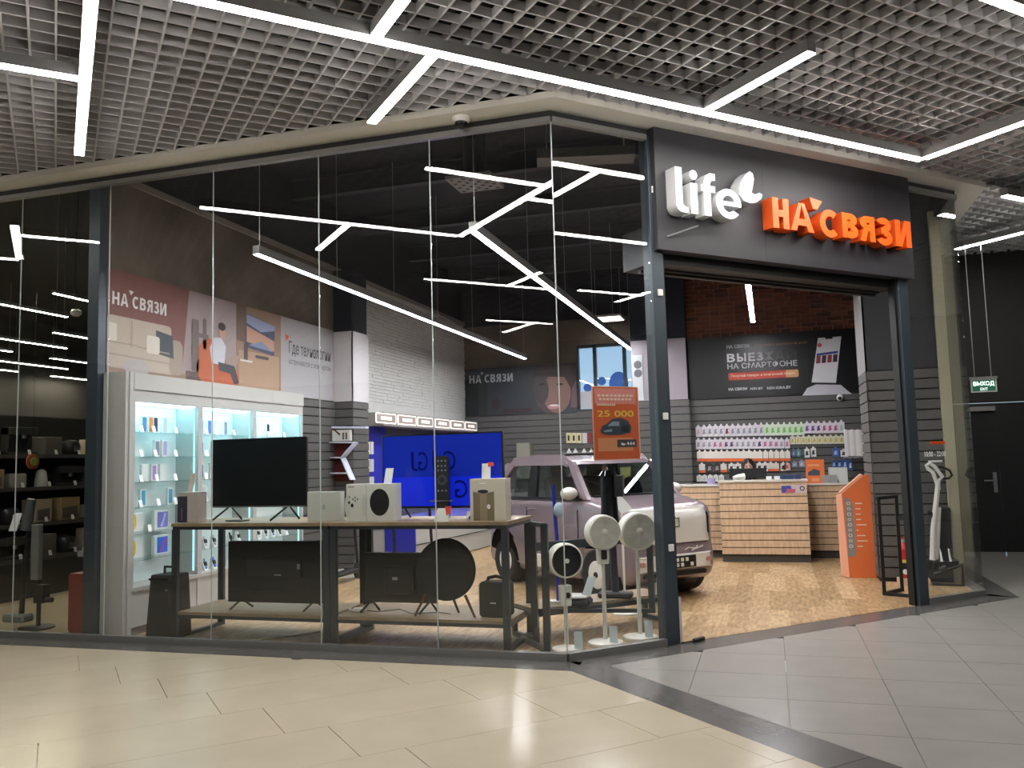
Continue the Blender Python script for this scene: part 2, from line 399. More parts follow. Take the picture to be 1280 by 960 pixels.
# ---- hall ceiling: open grid below a dark plenum
ceiling = tag(MB().box(-16, 14, -21, 0, 5.5, 5.7).box(3.74, 14, 0, 14, 5.5, 5.7).prism([(0, 0, 5.5), (3.74, 0, 5.5), (3.74, 3.74, 5.5)], (0, 0, .2)).build('ceiling', M_PLEN), kind='structure')
GZ0, GZ1, GP = 4.535, 4.60, .161
def grid_bar(p, q, m=M_GRIDM): MB().bar((*p, (GZ0+GZ1)/2), (*q, (GZ0+GZ1)/2), .014, GZ1-GZ0).build('grid_bar', m, ceiling, fix=False)
def seg(pts, hps):
    (x0, y0), (x1, y1) = pts; t0, t1 = 0., 1.
    for a, b, c in hps:
        d0 = a*x0+b*y0-c; d1 = a*x1+b*y1-c
        if d0 > 0 and d1 > 0: return None
        if d0 > 0: t0 = max(t0, d0/(d0-d1))
        elif d1 > 0: t1 = min(t1, d0/(d0-d1))
    if t1 - t0 < .003: return None
    return (x0+(x1-x0)*t0, y0+(y1-y0)*t0), (x0+(x1-x0)*t1, y0+(y1-y0)*t1)
RGN_A = [(0, 1, -.2), (-1, 0, 8.2), (0, -1, 5.2), (1, 1, 0)]            # in front of the left glass
RGN_B = [(-1, 1, -.2*S2), (-1, -1, 0), (1, 0, 6.6), (0, -1, 5.2)]        # in front of the entrance
RGN_C = [(-1, 0, -4.0), (0, 1, 7.6), (1, 0, 6.6), (-1, 1, 0.0+.2)]       # right of the shop
A_OFF, B_OFF = -3.706 + .07, .07
for i in range(-60, 96):
    pa = A_OFF + GP*i
    for (u, v) in (((pa*SQ + 12*SQ, pa*SQ - 12*SQ), (pa*SQ - 12*SQ, pa*SQ + 12*SQ)),      # bars across (1,-1)
                   ((pa*SQ - 12*SQ, -pa*SQ - 12*SQ), (pa*SQ + 12*SQ, -pa*SQ + 12*SQ))):   # bars along (1,1)
        done = False
        full = []
        for rg in (RGN_A, RGN_B):
            s_ = seg((u, v), rg)
            if s_: full.append(s_)
        if len(full) == 2:   # joins across the corner line
            pts = sorted([p for s_ in full for p in s_], key=lambda p: p[0]); full = [(pts[0], pts[-1])]
        for s_ in full: grid_bar(*s_)
        s_ = seg((u, v), [(-1, 0, -4.0), (0, 1, 7.6), (0, -1, -3.6), (1, 0, 6.6)])
        if s_ and not full: grid_bar(*s_)
        elif s_:
            grid_bar(*s_)
# farther part of the grid, beyond the bars built one by one: fine mesh of crossing strips
far = MB()
for i in range(-150, 150):
    pa = A_OFF + GP*2*i
    for (u, v) in (((pa*SQ + 40*SQ, pa*SQ - 40*SQ), (pa*SQ - 40*SQ, pa*SQ + 40*SQ)), ((pa*SQ - 40*SQ, -pa*SQ - 40*SQ), (pa*SQ + 40*SQ, -pa*SQ + 40*SQ))):
        for rg in ([(-1, 0, 16), (1, 0, 14), (0, 1, -5.2), (0, -1, 21)], [(-1, 0, 16), (1, 0, -8.2), (0, 1, -.2), (0, -1, 5.2)], [(-1, 0, -6.6), (1, 0, 14), (0, 1, 7.6), (0, -1, 5.2)]):
            s_ = seg((u, v), rg)
            if s_: far.bar((*s_[0], (GZ0+GZ1)/2), (*s_[1], (GZ0+GZ1)/2), .014, GZ1-GZ0)
far.build('far_grid', M_GRIDM, ceiling, fix=False)['kind'] = 'stuff'
# services above the grid
M_DUCT = mat('duct_foil', '#8d8a84', .3, metal=.8, bump=.6, bscale=9)
M_PIPE = mat('old_pipe', '#6f6a63', .6)
for (p, q, r) in (((-6.5, -4.6, 5.1), (-2.4, -.5, 5.1), .16), ((-3.2, -4.8, 5.15), (.2, -1.4, 5.15), .12), ((.6, -4.2, 5.1), (5.6, .8, 5.1), .18), ((-1.6, -2.4, 5.2), (.9, .1, 5.2), .10)):
    o = MB().cyl(p, q, r, n=16).build('air_duct', M_DUCT, None, smooth=True)
    tag(o, 'crinkled foil air duct hung above the open grid ceiling', 'duct', 'foil ducts above the grid')
for (p, q, r) in (((-5.2, -.6, 4.8), (-1.4, -4.4, 4.8), .03), ((-2.6, -.5, 4.82), (1.4, -4.5, 4.82), .035), ((.3, -.6, 4.8), (3.6, -3.9, 4.8), .025), ((2.2, 1.2, 4.8), (6.0, -2.6, 4.8), .04), ((4.4, 3.2, 4.82), (6.2, 1.4, 4.82), .03)):
    o = MB().cyl(p, q, r, n=8).build('service_pipe', M_PIPE, None, smooth=True)
    tag(o, 'thin dusty service pipe running above the open grid ceiling', 'pipe', 'pipes above the grid')

# ---- shop front: soffit, head rails, kerb, glass, posts
ZS = 4.485
b = MB().prism([(-8, -.24, ZS), (.099, -.24, ZS), (0, 0, ZS), (-8, 0, ZS)], (0, 0, .06)); tag(b.build('trim_1', M_SOFF), kind='structure')
e0, e1, e2, e3 = EP(-.099 + .2, .24, ZS), EP(5.64, .24, ZS), EP(5.29, 0, ZS), EP(0, 0, ZS)
b = MB().prism([(.099, -.24, ZS), (4.07, 3.73, ZS), (3.74, 3.74, ZS), (0, 0, ZS)], (0, 0, .06)); tag(b.build('trim_2', M_SOFF), kind='structure')
b = MB().prism([(4.07, 3.73, ZS), (4.07, 7.65, ZS), (3.74, 7.65, ZS), (3.74, 3.74, ZS)], (0, 0, .06)); tag(b.build('trim_3', M_SOFF), kind='structure')
b = MB().box(-8, 0, 0, .07, 4.425, 5.5); tag(b.build('trim_4', M_SOFFD), kind='structure')
b = MB().prism([EP(0, 0, 4.425), EP(5.29, 0, 4.425), EP(5.29, -.07, 4.425), EP(.03, -.07, 4.425)], (0, 0, 1.075)); tag(b.build('trim_5', M_SOFFD), kind='structure')
b = MB().box(3.68, 3.75, 3.74, 7.65, 4.425, 5.5); tag(b.build('trim_6', M_SOFFD), kind='structure')

def front_window(name, pts, label_n, z0=.055, z1=4.40, th=.012):
    # pts: foot points of the joints between the panes, in order
    w = thing(name, kind='structure', loc=(pts[0][0], pts[0][1], 0))
    for (a, c) in zip(pts[:-1], pts[1:]):
        a, c = Vector((*a, 0)), Vector((*c, 0)); d = (c-a).normalized(); nrm = Vector((-d.y, d.x, 0))
        m_ = (a+c)/2 + Vector((0, 0, (z0+z1)/2))
        MB().bar(a + d*.004 + Vector((0,0,(z0+z1)/2)), c - d*.004 + Vector((0,0,(z0+z1)/2)), th, z1-z0).build('pane', M_GLASS, w)
    for p in pts[1:-1] if name != 'window_1' else pts[:]:
        MB().cyl((p[0], p[1], z0), (p[0], p[1], z1), .0055, n=6).build('joint', M_JOINT, w)
    a, c = Vector((*pts[0], 0)), Vector((*pts[-1], 0))
    MB().bar(a + Vector((0,0,.03)), c + Vector((0,0,.03)), .06, .06).build('base_channel', M_RAIL, w)
    MB().bar(a + Vector((0,0,4.405)), c + Vector((0,0,4.405)), .06, .045).build('head_channel', M_RAIL, w)
    return w
front_window('window_1', [(-7.75, 0), (-6.65, 0), (-5.55, 0), (-4.46, 0), (-3.28, 0), (-2.17, 0), (-1.09, 0), (0, 0)], 1)
front_window('window_2', [tuple(EP(t).xy) for t in (0., .97)], 2)
front_window('window_3', [tuple(EP(t).xy) for t in (4.36, 5.29)], 3)
front_window('window_4', [(3.74, 3.74), (3.74, 5.04), (3.74, 6.34), (3.74, 7.64)], 4)

def post(name, t0, t1, ztop):
    w = thing(name, kind='structure', loc=EP(t0))
    a, b_ = EP((t0+t1)/2, -.03, 0), EP((t0+t1)/2, -.03, ztop)
    MB().prism([EP(t0, .025), EP(t1, .025), EP(t1, -.10), EP(t0, -.10)], (0, 0, ztop)).build('post', M_ANTHR, w, bevel=.004)
    MB().prism([EP(t1-.0, -.01, .0), EP(t1+.035, -.01), EP(t1+.035, -.08), EP(t1, -.08)] if t0 < 2 else [EP(t0-.035, -.01, .0), EP(t0, -.01), EP(t0, -.08), EP(t0-.035, -.08)], (0, 0, 3.42)).build('shutter_guide', M_BLACK, w)
    return w
pl_ = post('door_1', .975, 1.10, 4.42); pr_ = post('door_2', 4.21, 4.36, 4.42)
M_SENS = mat('sensor_white', '#e8e8e4', .4)
for t, z in ((1.02, 2.98), (1.02, 1.9), (1.02, .78), (1.0, 3.9)):
    tag(MB().prism([EP(t, .025, z), EP(t+.05, .025, z), EP(t+.05, .045, z), EP(t, .045, z)], (0, 0, .06)).build('sensor_box', M_SENS, None, bevel=.004), 'small white sensor box on the dark entrance post beside the fans', 'sensor', 'sensors on the entrance post')

# fascia box above the entrance, of three panels, and the shutter box under it
fas = thing('wall_fascia', kind='structure', loc=EP(1.01, .1, 3.38))
FZ0, FZ1, FT0, FT1, FO = 3.385, 4.484, 1.005, 4.40, .085
tc = [FT0, 2.28, 3.86, FT1]
for a, c in zip(tc[:-1], tc[1:]):
    MB().prism([EP(a+.001, FO, FZ0), EP(c-.001, FO, FZ0), EP(c-.001, -.05, FZ0), EP(a+.001, -.05, FZ0)], (0, 0, FZ1-FZ0)).build('fascia_panel', M_FASC, fas)
shb = thing('roller_shutter', 'dark roller shutter rolled up under the fascia over the entrance', 'shutter', loc=EP(1.1, -.1, 3.2))
for k in range(5):
    z = 3.37 - .022*k
    MB().bar(EP(1.1, -.12-.05*k, z), EP(4.25, -.12-.05*k, z), .05, .04).build('shutter_slat', M_BLACK if k != 3 else mat('shutter_grey', '#3c3d40', .4, metal=.5), shb)
MB().prism([EP(1.05, -.06, 3.30), EP(4.3, -.06, 3.30), EP(4.3, -.5, 3.30), EP(1.05, -.5, 3.30)], (0, 0, .35)).build('shutter_box', M_BLACK, shb)

# ---- shop shell
WX, WY, AY = -4.65, 10.6, 8.15     # left wall, rear wall, wall behind the counter
wl = tag(B(WX-.15, WX, .12, 5.0, 0, 4.55).build('wall_left', M_CONC), kind='structure')
tag(B(WX-.15, WX, 5.0, WY, 0, 4.55).build('wall_left_stone', M_WHITEB), kind='structure')
# courses of split white stone standing proud of the wall
strip = MB()
for r_ in range(0, 34):
    y = 5.75 - random.random()*.3
    while y < WY:
        i = random.randrange(3); w = (.42, .3, .5)[i]
        z = 2.62 + r_*.057
        if z < 4.5 and y + w < WY + .2 and y > 5.3:
            strip.box(WX, WX + .012 + .006*random.random(), y, y + w - .004, z, z + .053)
        y += w
stn = strip.build('stone_courses', M_WHITEB, bpy.data.objects['wall_left_stone'], world=False, fix=False); stn['kind'] = 'stuff'
tag(B(WX-.15, WX+.03, .12, WY, 4.55, 4.62).build('trim_7', mat('wall_cap_grey', '#8b877e', .7)), kind='structure')
tag(B(WX-.15, WX-.05, .12, WY, 4.62, 5.6).build('wall_left_upper', M_BLACKC), kind='structure')
# rear wall of the left wing: plaster above, window opening
WINX0, WINX1, WINZ0, WINZ1 = -2.15, -.45, 2.56, 3.95
b = MB().box(WX-.15, WINX0, WY, WY+.2, 0, 4.5).box(WINX1, 3.9, WY, WY+.2, 0, 4.5).box(WINX0, WINX1, WY, WY+.2, 0, WINZ0).box(WINX0, WINX1, WY, WY+.2, WINZ1, 4.5)
tag(b.build('wall_rear', M_CONC), kind='structure')
tag(B(WX-.15, 3.9, WY+.02, WY+.2, 4.5, 5.6).build('wall_rear_upper', M_BLACKC), kind='structure')
win = thing('window_5', kind='structure', loc=(WINX0, WY, WINZ0))
for x in (WINX0, -1.78, -1.16, -.72, WINX1): B(x-.035, x+.035, WY+.02, WY+.12, WINZ0, WINZ1).build('mullion', M_ANTHR, win)
B(WINX0, WINX1, WY+.02, WY+.12, WINZ1-.06, WINZ1).build('head', M_ANTHR, win); B(WINX0, WINX1, WY+.0, WY+.12, WINZ0, WINZ0+.05).build('sill', M_ANTHR, win)
for a, c in zip((WINX0, -1.78, -1.16, -.72), (-1.78, -1.16, -.72, WINX1)):
    B(a+.035, c-.035, WY+.06, WY+.07, WINZ0+.05, WINZ1-.06).build('pane', M_GLASS, win)
# shop ceiling
tag(MB().prism([(-4.95, .07, 5.6), (.03, .07, 5.6), (3.7, 3.74, 5.6), (3.7, 10.8, 5.6), (-4.95, 10.8, 5.6)], (0, 0, .15)).build('ceiling', M_BLACKC), kind='structure')
# steel beams under the dark shop ceiling
M_BEAM = mat('dark_beam', '#363840', .6)
for y in (1.6, 3.6, 5.6, 7.6, 9.6):
    tag(MB().box(-4.6, min(3.6, y+.0), y-.06, y+.06, 5.3, 5.32).box(-4.6, min(3.6, y), y-.06, y+.06, 5.56, 5.6).box(-4.6, min(3.6, y), y-.01, y+.01, 5.3, 5.6).build('ceiling_beam', M_BEAM), 'dark steel I-beam across the black shop ceiling', 'beam', 'beams under the shop ceiling')
# dark wall between the shop and the next unit
tag(B(-4.82, WX-.15, .12, 12, 0, 5.6).build('wall_party', M_NAVY), kind='structure')
tag(B(-4.74, -4.61, .03, .13, 0, 4.42).build('trim_8', M_ANTHR), kind='structure')
# wall behind the counter
alc = tag(B(.2, 3.70, AY, AY+.15, 0, 5.6).build('wall_counter', M_GROOVE), kind='structure')
# white column left of it
colm = tag(B(-.62, .33, 7.97, AY+.15, 0, 5.6).build('wall_column', M_NAVY), kind='structure')
B(-.615, .325, 7.955, 7.97, 2.55, 3.6).build('column_panel', M_LILAC, colm)
B(-.62, -.47, AY+.15, WY, 0, 5.6).build('column_return', M_NAVY, colm)
# right column: slatted below, plain dark panel above
colr = tag(B(2.82, 3.70, 4.70, 5.6, 0, 5.6).build('wall_right_column', M_GROOVE), kind='structure')
B(2.80, 3.70, 4.68, 4.70, 2.58, 5.6).build('column_panel', mat('dark_panel', '#35363a', .6), colr)
B(2.80, 2.82, 4.68, 5.62, 2.58, 5.6).build('column_side_panel', mat('grey_panel', '#7e7b78', .6), colr)
tag(B(3.70, 3.74, 5.6, 10.6, 0, 5.6).build('wall_right', M_NAVY), kind='structure')
# slats: pitch .115, thin dark gaps between
def slats(parent, a, c, z0, z1, out, pitch=.127, gap=.016, m=M_SLAT, th=.018, name='slat'):
    a, c = Vector((*a, 0)), Vector((*c, 0)); out = Vector((*out, 0)); z = z0; n = 0
    while z < z1 - .02:
        h = min(pitch - gap, z1 - z)
        MB().bar(a + out*th/2 + Vector((0, 0, z+h/2)), c + out*th/2 + Vector((0, 0, z+h/2)), th, h).build(name, m, parent, fix=False)
        z += pitch
slats(alc, (.34, AY), (3.70, AY), .02, 2.53, (0, -1))
slats(colm, (-.62, 7.97), (.33, 7.97), .02, 2.54, (0, -1))
slats(colm, (.33, 7.96), (.33, AY), .02, 2.54, (1, 0))
slats(colr, (2.80, 4.70), (3.70, 4.70), .05, 2.57, (0, -1), th=.02)
slats(colr, (2.82, 4.68), (2.82, 5.6), .05, 2.57, (-1, 0), th=.02)
rear = bpy.data.objects['wall_rear']
B(WX, -.62, WY-.012, WY, 0, 2.54).build('slat_backing', M_GROOVE, rear)
slats(rear, (WX, WY-.012), (-.62, WY-.012), .02, 2.54, (0, -1))
# brick wall above the counter banner
M_BR = [mat('brick_%d' % i, c, .85, noise=.3, nscale=25, bump=.4, bscale=60) for i, c in enumerate(('#7a4532', '#6a3b2c', '#86503b', '#56342b', '#744132'))]
B(.335, 3.70, AY-.012, AY, 3.56, 5.6).build('brick_mortar', mat('mortar', '#9a7f6b', .9), alc)
bm_ = [[B(0, w, -.02, 0, 0, .062).mesh('brick', m, fix=False, bevel=0) for m in M_BR] for w in (.23, .15)]
r_ = 0; z = 3.6
while z < 4.75:
    x = .34; first = True
    while x < 3.3:
        k = 1 if (first and r_ % 2) else (0 if random.random() < .72 else 1); first = False; w = (.23, .15)[k]
        if x > .335 and x + w < 3.45: inst('brick', random.choice(bm_[k]), alc, (x, AY-.010 - .004*random.random(), z))
        x += w + .014
    z += .076; r_ += 1
# left column of the display wall (slatted below, white above)
M_COLW = mat('white_panel', '#c9c5c6', .6)
colL = tag(B(WX, -4.34, 4.80, 5.30, 0, 4.55).build('wall_left_column', M_NAVY), kind='structure')
MB().box(WX, -4.325, 4.785, 4.80, 2.54, 3.6).box(-4.34, -4.325, 4.785, 5.32, 2.54, 3.6).build('column_panel', M_COLW, colL)
slats(colL, (WX, 4.80), (-4.34, 4.80), .02, 2.53, (0, -1)); slats(colL, (-4.34, 4.785), (-4.34, 5.3), .02, 2.53, (1, 0))
B(WX, WX+.01, 3.4, 4.8, 0, 2.54).build('slat_backing', M_GROOVE, wl)
slats(wl, (WX+.01, 3.4), (WX+.01, 4.8), .02, 2.53, (1, 0))

# ---- the hall beyond the shop on the right: dark wall with a double door
b = MB().box(3.74, 4.30, 7.65, 7.8, 0, 5.5).box(4.30, 6.1, 7.65, 7.8, 2.27, 5.5).box(6.1, 14, 7.65, 7.8, 0, 5.5)
tag(b.build('wall_hall_end', mat('dark_hall_wall', '#232120', .7, noise=.1, nscale=4)), kind='structure')
dd = thing('door_3', kind='structure', loc=(4.3, 7.65, 0))
B(4.31, 4.888, 7.68, 7.73, .04, 2.26).build('door_leaf', M_DOORB, dd); B(4.892, 6.09, 7.68, 7.73, .04, 2.26).build('door_leaf', M_DOORB, dd)
B(4.31, 4.88, 7.67, 7.68, .0, .04).build('threshold', M_STEEL, dd); B(4.9, 6.09, 7.67, 7.68, .0, .04).build('threshold', M_STEEL, dd)
B(4.50, 4.88, 7.60, 7.68, 2.14, 2.21).build('door_closer', M_STEEL, dd, bevel=.006)
MB().box(4.79, 4.84, 7.665, 7.68, .92, 1.22).tube([(4.815, 7.68, 1.1), (4.815, 7.62, 1.1), (4.66, 7.62, 1.1)], .011).build('door_handle', M_STEEL, dd)
# hall walls far behind the camera and to the sides
M_HALLW = mat('hall_wall', '#3a3836', .6)
tag(B(-16, 14, -21.2, -21, 0, 5.5).build('wall_hall_far', M_HALLW), kind='structure')
tag(B(-16.2, -16, -21, 14, 0, 5.6).build('wall_hall_left', M_HALLW), kind='structure')
tag(B(14, 14.2, -21, 14, 0, 5.5).build('wall_hall_right', M_HALLW), kind='structure')
tag(B(-16, -4.82, 13.9, 14, 0, 5.6).build('wall_next_unit_rear', M_NAVY), kind='structure')
tag(B(-16, -4.82, .07, 14, 5.4, 5.6).build('ceiling', M_BLACKC), kind='structure')
# ================================================================== LIGHTS
M_HOUS = mat('light_housing', '#8f8f8e', .4, metal=.4)
E_HALL = emis('hall_diffuser', '#fffaf3', L_HALL); E_SHOP = emis('shop_diffuser', '#fbfbff', L_SHOP); E_NEXT = emis('next_diffuser', '#fff6d8', L_NEXT)
LZ = 4.35
def linear_light(p, q, z, em, label, cat='light', group=None, w=.082, h=.085, top=None, hang=True, name='linear_light', lip=0.):
    p, q = Vector((*p, z)), Vector((*q, z)); d = (q-p).normalized()
    t = thing(name, label, cat, loc=(p+q)/2, group=group)
    MB().bar(p + Vector((0, 0, h/2+.006)), q + Vector((0, 0, h/2+.006)), w, h).build('housing', M_HOUS, t)
    MB().bar(p + d*.004 + Vector((0, 0, .008-lip/2)), q - d*.004 + Vector((0, 0, .008-lip/2)), w-.010, .010+lip).build('diffuser', em, t)
    if hang and top:
        L = (q-p).length; n = max(2, int(L/1.5)+1)
        for i in range(n):
            c = p + d*(.06 + (L-.12)*i/(n-1)); MB().cyl(c + Vector((0, 0, h)), Vector((c.x, c.y, top)), .004, n=6).build('suspension_wire', M_STEEL, t)
    return t
HL = [((-1.905, -2.975), (3.14, 2.07), 'long hall light strip running beside the entrance fascia'),
      ((-1.935, -2.945), (-4.05, -.83), 'hall light strip ending at the soffit over the grey pillar'),
      ((3.17, 2.04), (5.0, .21), 'hall light strip turning away from the fascia corner'),
      ((-.46, -1.47), (-1.36, -.57), 'short light branch ending at the soffit beside the dome camera'),
      ((1.27, .135), (2.03, -.625), 'short light branch above the white lettering'),
      ((-.71, -1.83), (.3, -2.84), 'light branch pointing away from the shop front'),
      ((-2.93, -2.0), (-3.83, -2.9), 'light branch joining the strip over the grey pillar'),
      ((4.23, 3.69), (5.2, 4.66), 'light strip above the dark double door corner'),
      ((4.236, 6.266), (5.6, 4.9), 'light strip in front of the dark double door'),
      ((2.9, -1.15), (4.6, .55), 'light strip out over the grey paving'),
      ((-3.24, -5.05), (-1.65, -6.64), 'light strip over the cream paving far from the shop'),
      ((-2.2, -6.02), (-1.5, -5.32), 'short branch over the cream paving far from the shop'),
      ((-3.58, -9.0), (-2.52, -10.06), 'light strip deep in the hall'),
      ((-3.77, -10.7), (-2.75, -9.68), 'short branch deep in the hall'),
      ((-6.35, -.64), (-7.54, -1.83), 'light strip in front of the next shop'),
      ((-6.63, -.98), (-6.04, -1.57), 'branch light in front of the next shop'),
      ((-7.6, -1.86), (-8.6, -.86), 'outer light strip in front of the next shop'),
      ((6.86, -1.27), (7.78, -.35), 'light strip seen mirrored in the corner pane far over the grey paving'),
      ((7.5, -.19), (8.2, -.89), 'short branch far over the grey paving')]
def in_view(p, q, z):   # does any of the strip fall inside the picture?
    for i in range(41):
        d = Vector((p[0]+(q[0]-p[0])*i/40, p[1]+(q[1]-p[1])*i/40, z)) - CAM; w_ = d.dot(AX_F)
        if w_ > .1 and abs(d.dot(AX_R)/w_*F_PX) < 640 and abs(d.dot(AX_U)/w_*F_PX) < 480: return True
    return False
# strips outside the picture are the ones whose mirror images show in the shop glass
for p, q, lab in HL: linear_light(p, q, LZ, E_HALL, lab, group='hall light strips', top=GZ0, lip=.006, name='linear_light' if in_view(p, q, LZ) else 'linear_light_offscreen')
SZ = 3.62
linear_light((-3.02, .30), (-3.02, 9.7), SZ, E_SHOP, 'long pendant strip light beside the phone cabinets', group='shop pendant strips', w=.07, top=5.598)
linear_light((-.82, .32), (-.82, 9.3), SZ, E_SHOP, 'long pendant strip light above the lilac car', group='shop pendant strips', w=.07, top=5.598)
linear_light((1.46, 2.7), (1.46, 6.9), SZ, E_SHOP, 'pendant strip light in front of the service counter', group='shop pendant strips', w=.07, top=5.598)
for k, (x, y0, y1) in enumerate(((-8.80, 1.5, 3.90), (-7.56, 2.40, 3.08), (-11.46, 4.5, 6.6), (-10.15, 4.98, 5.82), (-14.07, 7.2, 9.3), (-12.85, 7.6, 8.7), (-15.5, 10.25, 11.6), (-12.7, 4.9, 6.5), (-15.4, 7.6, 9.16))):
    linear_light((x, y0), (x, y1), 4.0, E_NEXT, 'slim pendant strip light in the neighbouring shop', group='strip lights of the neighbouring shop', w=.06, h=.05, top=5.4)
# white dome spot hanging in the neighbouring shop
pz = atX(95, 391, -7.2); t = thing('spot_lamp', 'small white spotlight hanging in the neighbouring shop', 'lamp', loc=pz)
MB().ball(pz, (.07, .07, .05)).build('shade', M_WHITE, t, smooth=True); MB().tube([pz, pz + Vector((-.03, 0, .35)), Vector((pz.x, pz.y, 5.4))], .006).build('cord', M_BLACK, t)

# ================================================================== FASCIA LETTERS
M_LSIDE = mat('letter_side_white', '#cfd0d2', .4); E_LET = emis('letter_face_white', '#f4f5ff', L_SIGN)
M_OSIDE = mat('letter_orange_side', '#e0561b', .4); M_OFACE = mat('letter_orange_face', '#ff5a14', .4, emit=.55)
def t_of(P): return (P.x + P.y) * SQ
def ebox(x0, y0, x1, y1, out):   # pixel corners on the plane of the letter faces
    a, c = atE(x0, y0, out), atE(x1, y1, out); return t_of(a), a.z, t_of(c), c.z
DEP = .13; FACE = FO + DEP
EF = Frame(EP(0, 0, 0), (SQ, SQ, 0))     # u = metres along the entrance, v = height, normal to the hall
life = thing('illuminated_sign', 'glowing white lowercase shop lettering with a petal mark on the dark fascia', 'sign', loc=EP(1.2, FO, 3.8))
zb = atE(880, 269, FACE).z; zl = atE(851, 209, FACE).z; zx = atE(898, 234, FACE).z
T = lambda x: t_of(atE(x, 245, FACE))
def solid(polys, name, parent, side, face):
    b = MB()
    for i, pl in enumerate(polys): b.prism([EF.p(x, y, FO) for x, y in pl], EF.n*(DEP + .0007*i))
    o = b.build(name, side, parent); o.data.materials.append(face)
    nl = (parent.matrix_basis.to_3x3().inverted() @ EF.n)
    for p in o.data.polygons:
        if p.normal.dot(nl) > .9: p.material_index = 1
    return o
H = zl - zb; x0 = T(845); w = T(853.5) - T(845)
# l with a curved foot
def lfoot(x0, w, zt):
    pts = [(x0, zt), (x0, zb + w*.9)] + [(x0 + w*.95 - w*.95*math.cos(math.radians(a)), zb + w*.95 - w*.95*math.sin(math.radians(a))) for a in range(10, 91, 16)]
    pts += [(x0 + w*1.75, zb), (x0 + w*1.75, zb + w*.62), (x0 + w*1.25, zb + w*.75), (x0 + w, zb + w*1.0), (x0 + w, zt)]
    return pts
solid([lfoot(x0, w, zl)], 'letter', life, M_LSIDE, E_LET)
xi = T(863.5); wi = T(872) - xi
solid([[(xi, zb), (xi+wi, zb), (xi+wi, zx), (xi, zx)], ell(xi+wi/2, zx+wi*.95, wi*.58, wi*.58, 14)], 'letter', life, M_LSIDE, E_LET)
xf = T(880); wf = T(888.5) - xf; zf = zl - H*.02
solid([[(xf, zb), (xf+wf, zb), (xf+wf, zx-wf*.75), (xf+wf*1.7, zx-wf*.75), (xf+wf*1.7, zx), (xf+wf, zx), (xf+wf, zf-wf*1.15), (xf+wf*1.2, zf-wf*.85), (xf+wf*1.75, zf-wf*.8), (xf+wf*1.75, zf), (xf+wf*.95, zf), (xf+wf*.3, zf-wf*.4), (xf, zf-wf*1.2), (xf, zx), (xf-wf*.35, zx), (xf-wf*.35, zx-wf*.75), (xf, zx-wf*.75)]], 'letter', life, M_LSIDE, E_LET)
xe0, xe1 = T(895), T(926); ce = (xe0+xe1)/2; ry = (zx-zb)/2; rx = (xe1-xe0)/2; czz = (zx+zb)/2
ring = ell(ce, czz, rx, ry, 22, -35, -360); inner = ell(ce, czz, rx*.5, ry*.52, 16, -330, -45)
ring = ell(ce, czz, rx, ry, 24, 0, 322); inn = ell(ce, czz, rx*.5, ry*.55, 18, 312, 15)
solid([ring + inn, [(ce-rx*.55, czz-ry*.14), (ce+rx, czz-ry*.14), (ce+rx, czz+ry*.16), (ce-rx*.55, czz+ry*.16)]], 'letter', life, M_LSIDE, E_LET)
# petal mark: two lobes
P = lambda x, y: (t_of(atE(x, y, FACE)), atE(x, y, FACE).z)
pet = [P(x, y) for x, y in ((937, 214), (941, 217), (942.5, 224), (941, 234), (939.5, 241), (944, 243), (949, 241), (953, 243), (952, 248), (946, 253), (938, 254), (930, 251), (925, 244), (924, 236), (926, 228), (931, 219))]
solid([pet], 'petal', life, M_LSIDE, E_LET)
tg = thing('illuminated_sign', 'raised orange shop lettering with a triangle mark on the dark fascia', 'sign', loc=EP(3, FO, 3.8))
for s, xa, xb, yb, yt in (('Н', 966, 986, 285.5, 248), ('А', 988, 1017, 289, 254), ('С', 1025, 1048, 296.5, 262), ('В', 1053, 1072, 297.5, 267), ('Я', 1074.5, 1093.5, 301.5, 270.5), ('З', 1096, 1115, 306.5, 272.5), ('И', 1119.5, 1138.5, 308.5, 276)):
    ta = t_of(atE(xa, (yb+yt)/2, FACE)); tb = t_of(atE(xb, (yb+yt)/2, FACE)); zb_ = atE((xa+xb)/2, yb, FACE).z; zt_ = atE((xa+xb)/2, yt, FACE).z
    solid(glyph(s, ta, zb_, tb-ta, zt_-zb_, .075), 'letter', tg, M_OSIDE, M_OFACE)
solid([[P(1012, 246.5), P(1027.5, 252), P(1021, 262.5), P(1016, 261)]], 'triangle_mark', tg, M_OSIDE, M_OFACE)
# thin rod fixed to the fascia
tag(MB().cyl(EP(1.10, FO+.01, 3.50), EP(1.42, FO+.05, 3.62), .008, n=6).build('antenna_rod', mat('rod_grey', '#6f7072', .4), None), 'short thin rod sticking out of the fascia below the white lettering', 'rod')

# ================================================================== CAMERAS AND SIGNS
p = atZ(579, 150, ZS); t = thing('dome_camera', 'black dome security camera under the cream soffit', 'camera', loc=(p.x, -.12, ZS))
MB().lathe([(.075, 0), (.075, -.02), (.06, -.045)], (p.x, -.12, ZS), 20).build('base', M_WHITE, t, smooth=True)
MB().ball((p.x, -.12, ZS-.045), (.055, .055, .055)).build('dome', mat('dome_black', '#0b0b0d', .08), t, smooth=True)
p = atY(1050, 497, AY-.05); t = thing('dome_camera', 'small white ball camera at the lower edge of the counter banner', 'camera', loc=p)
MB().ball(p, .055).build('ball', M_WHITE, t, smooth=True); MB().ball(p + Vector((-.01, -.04, -.012)), .028).build('lens', M_BLACK, t, smooth=True); MB().cyl(p, p + Vector((0, .05, .02)), .03).build('foot', M_WHITE, t)
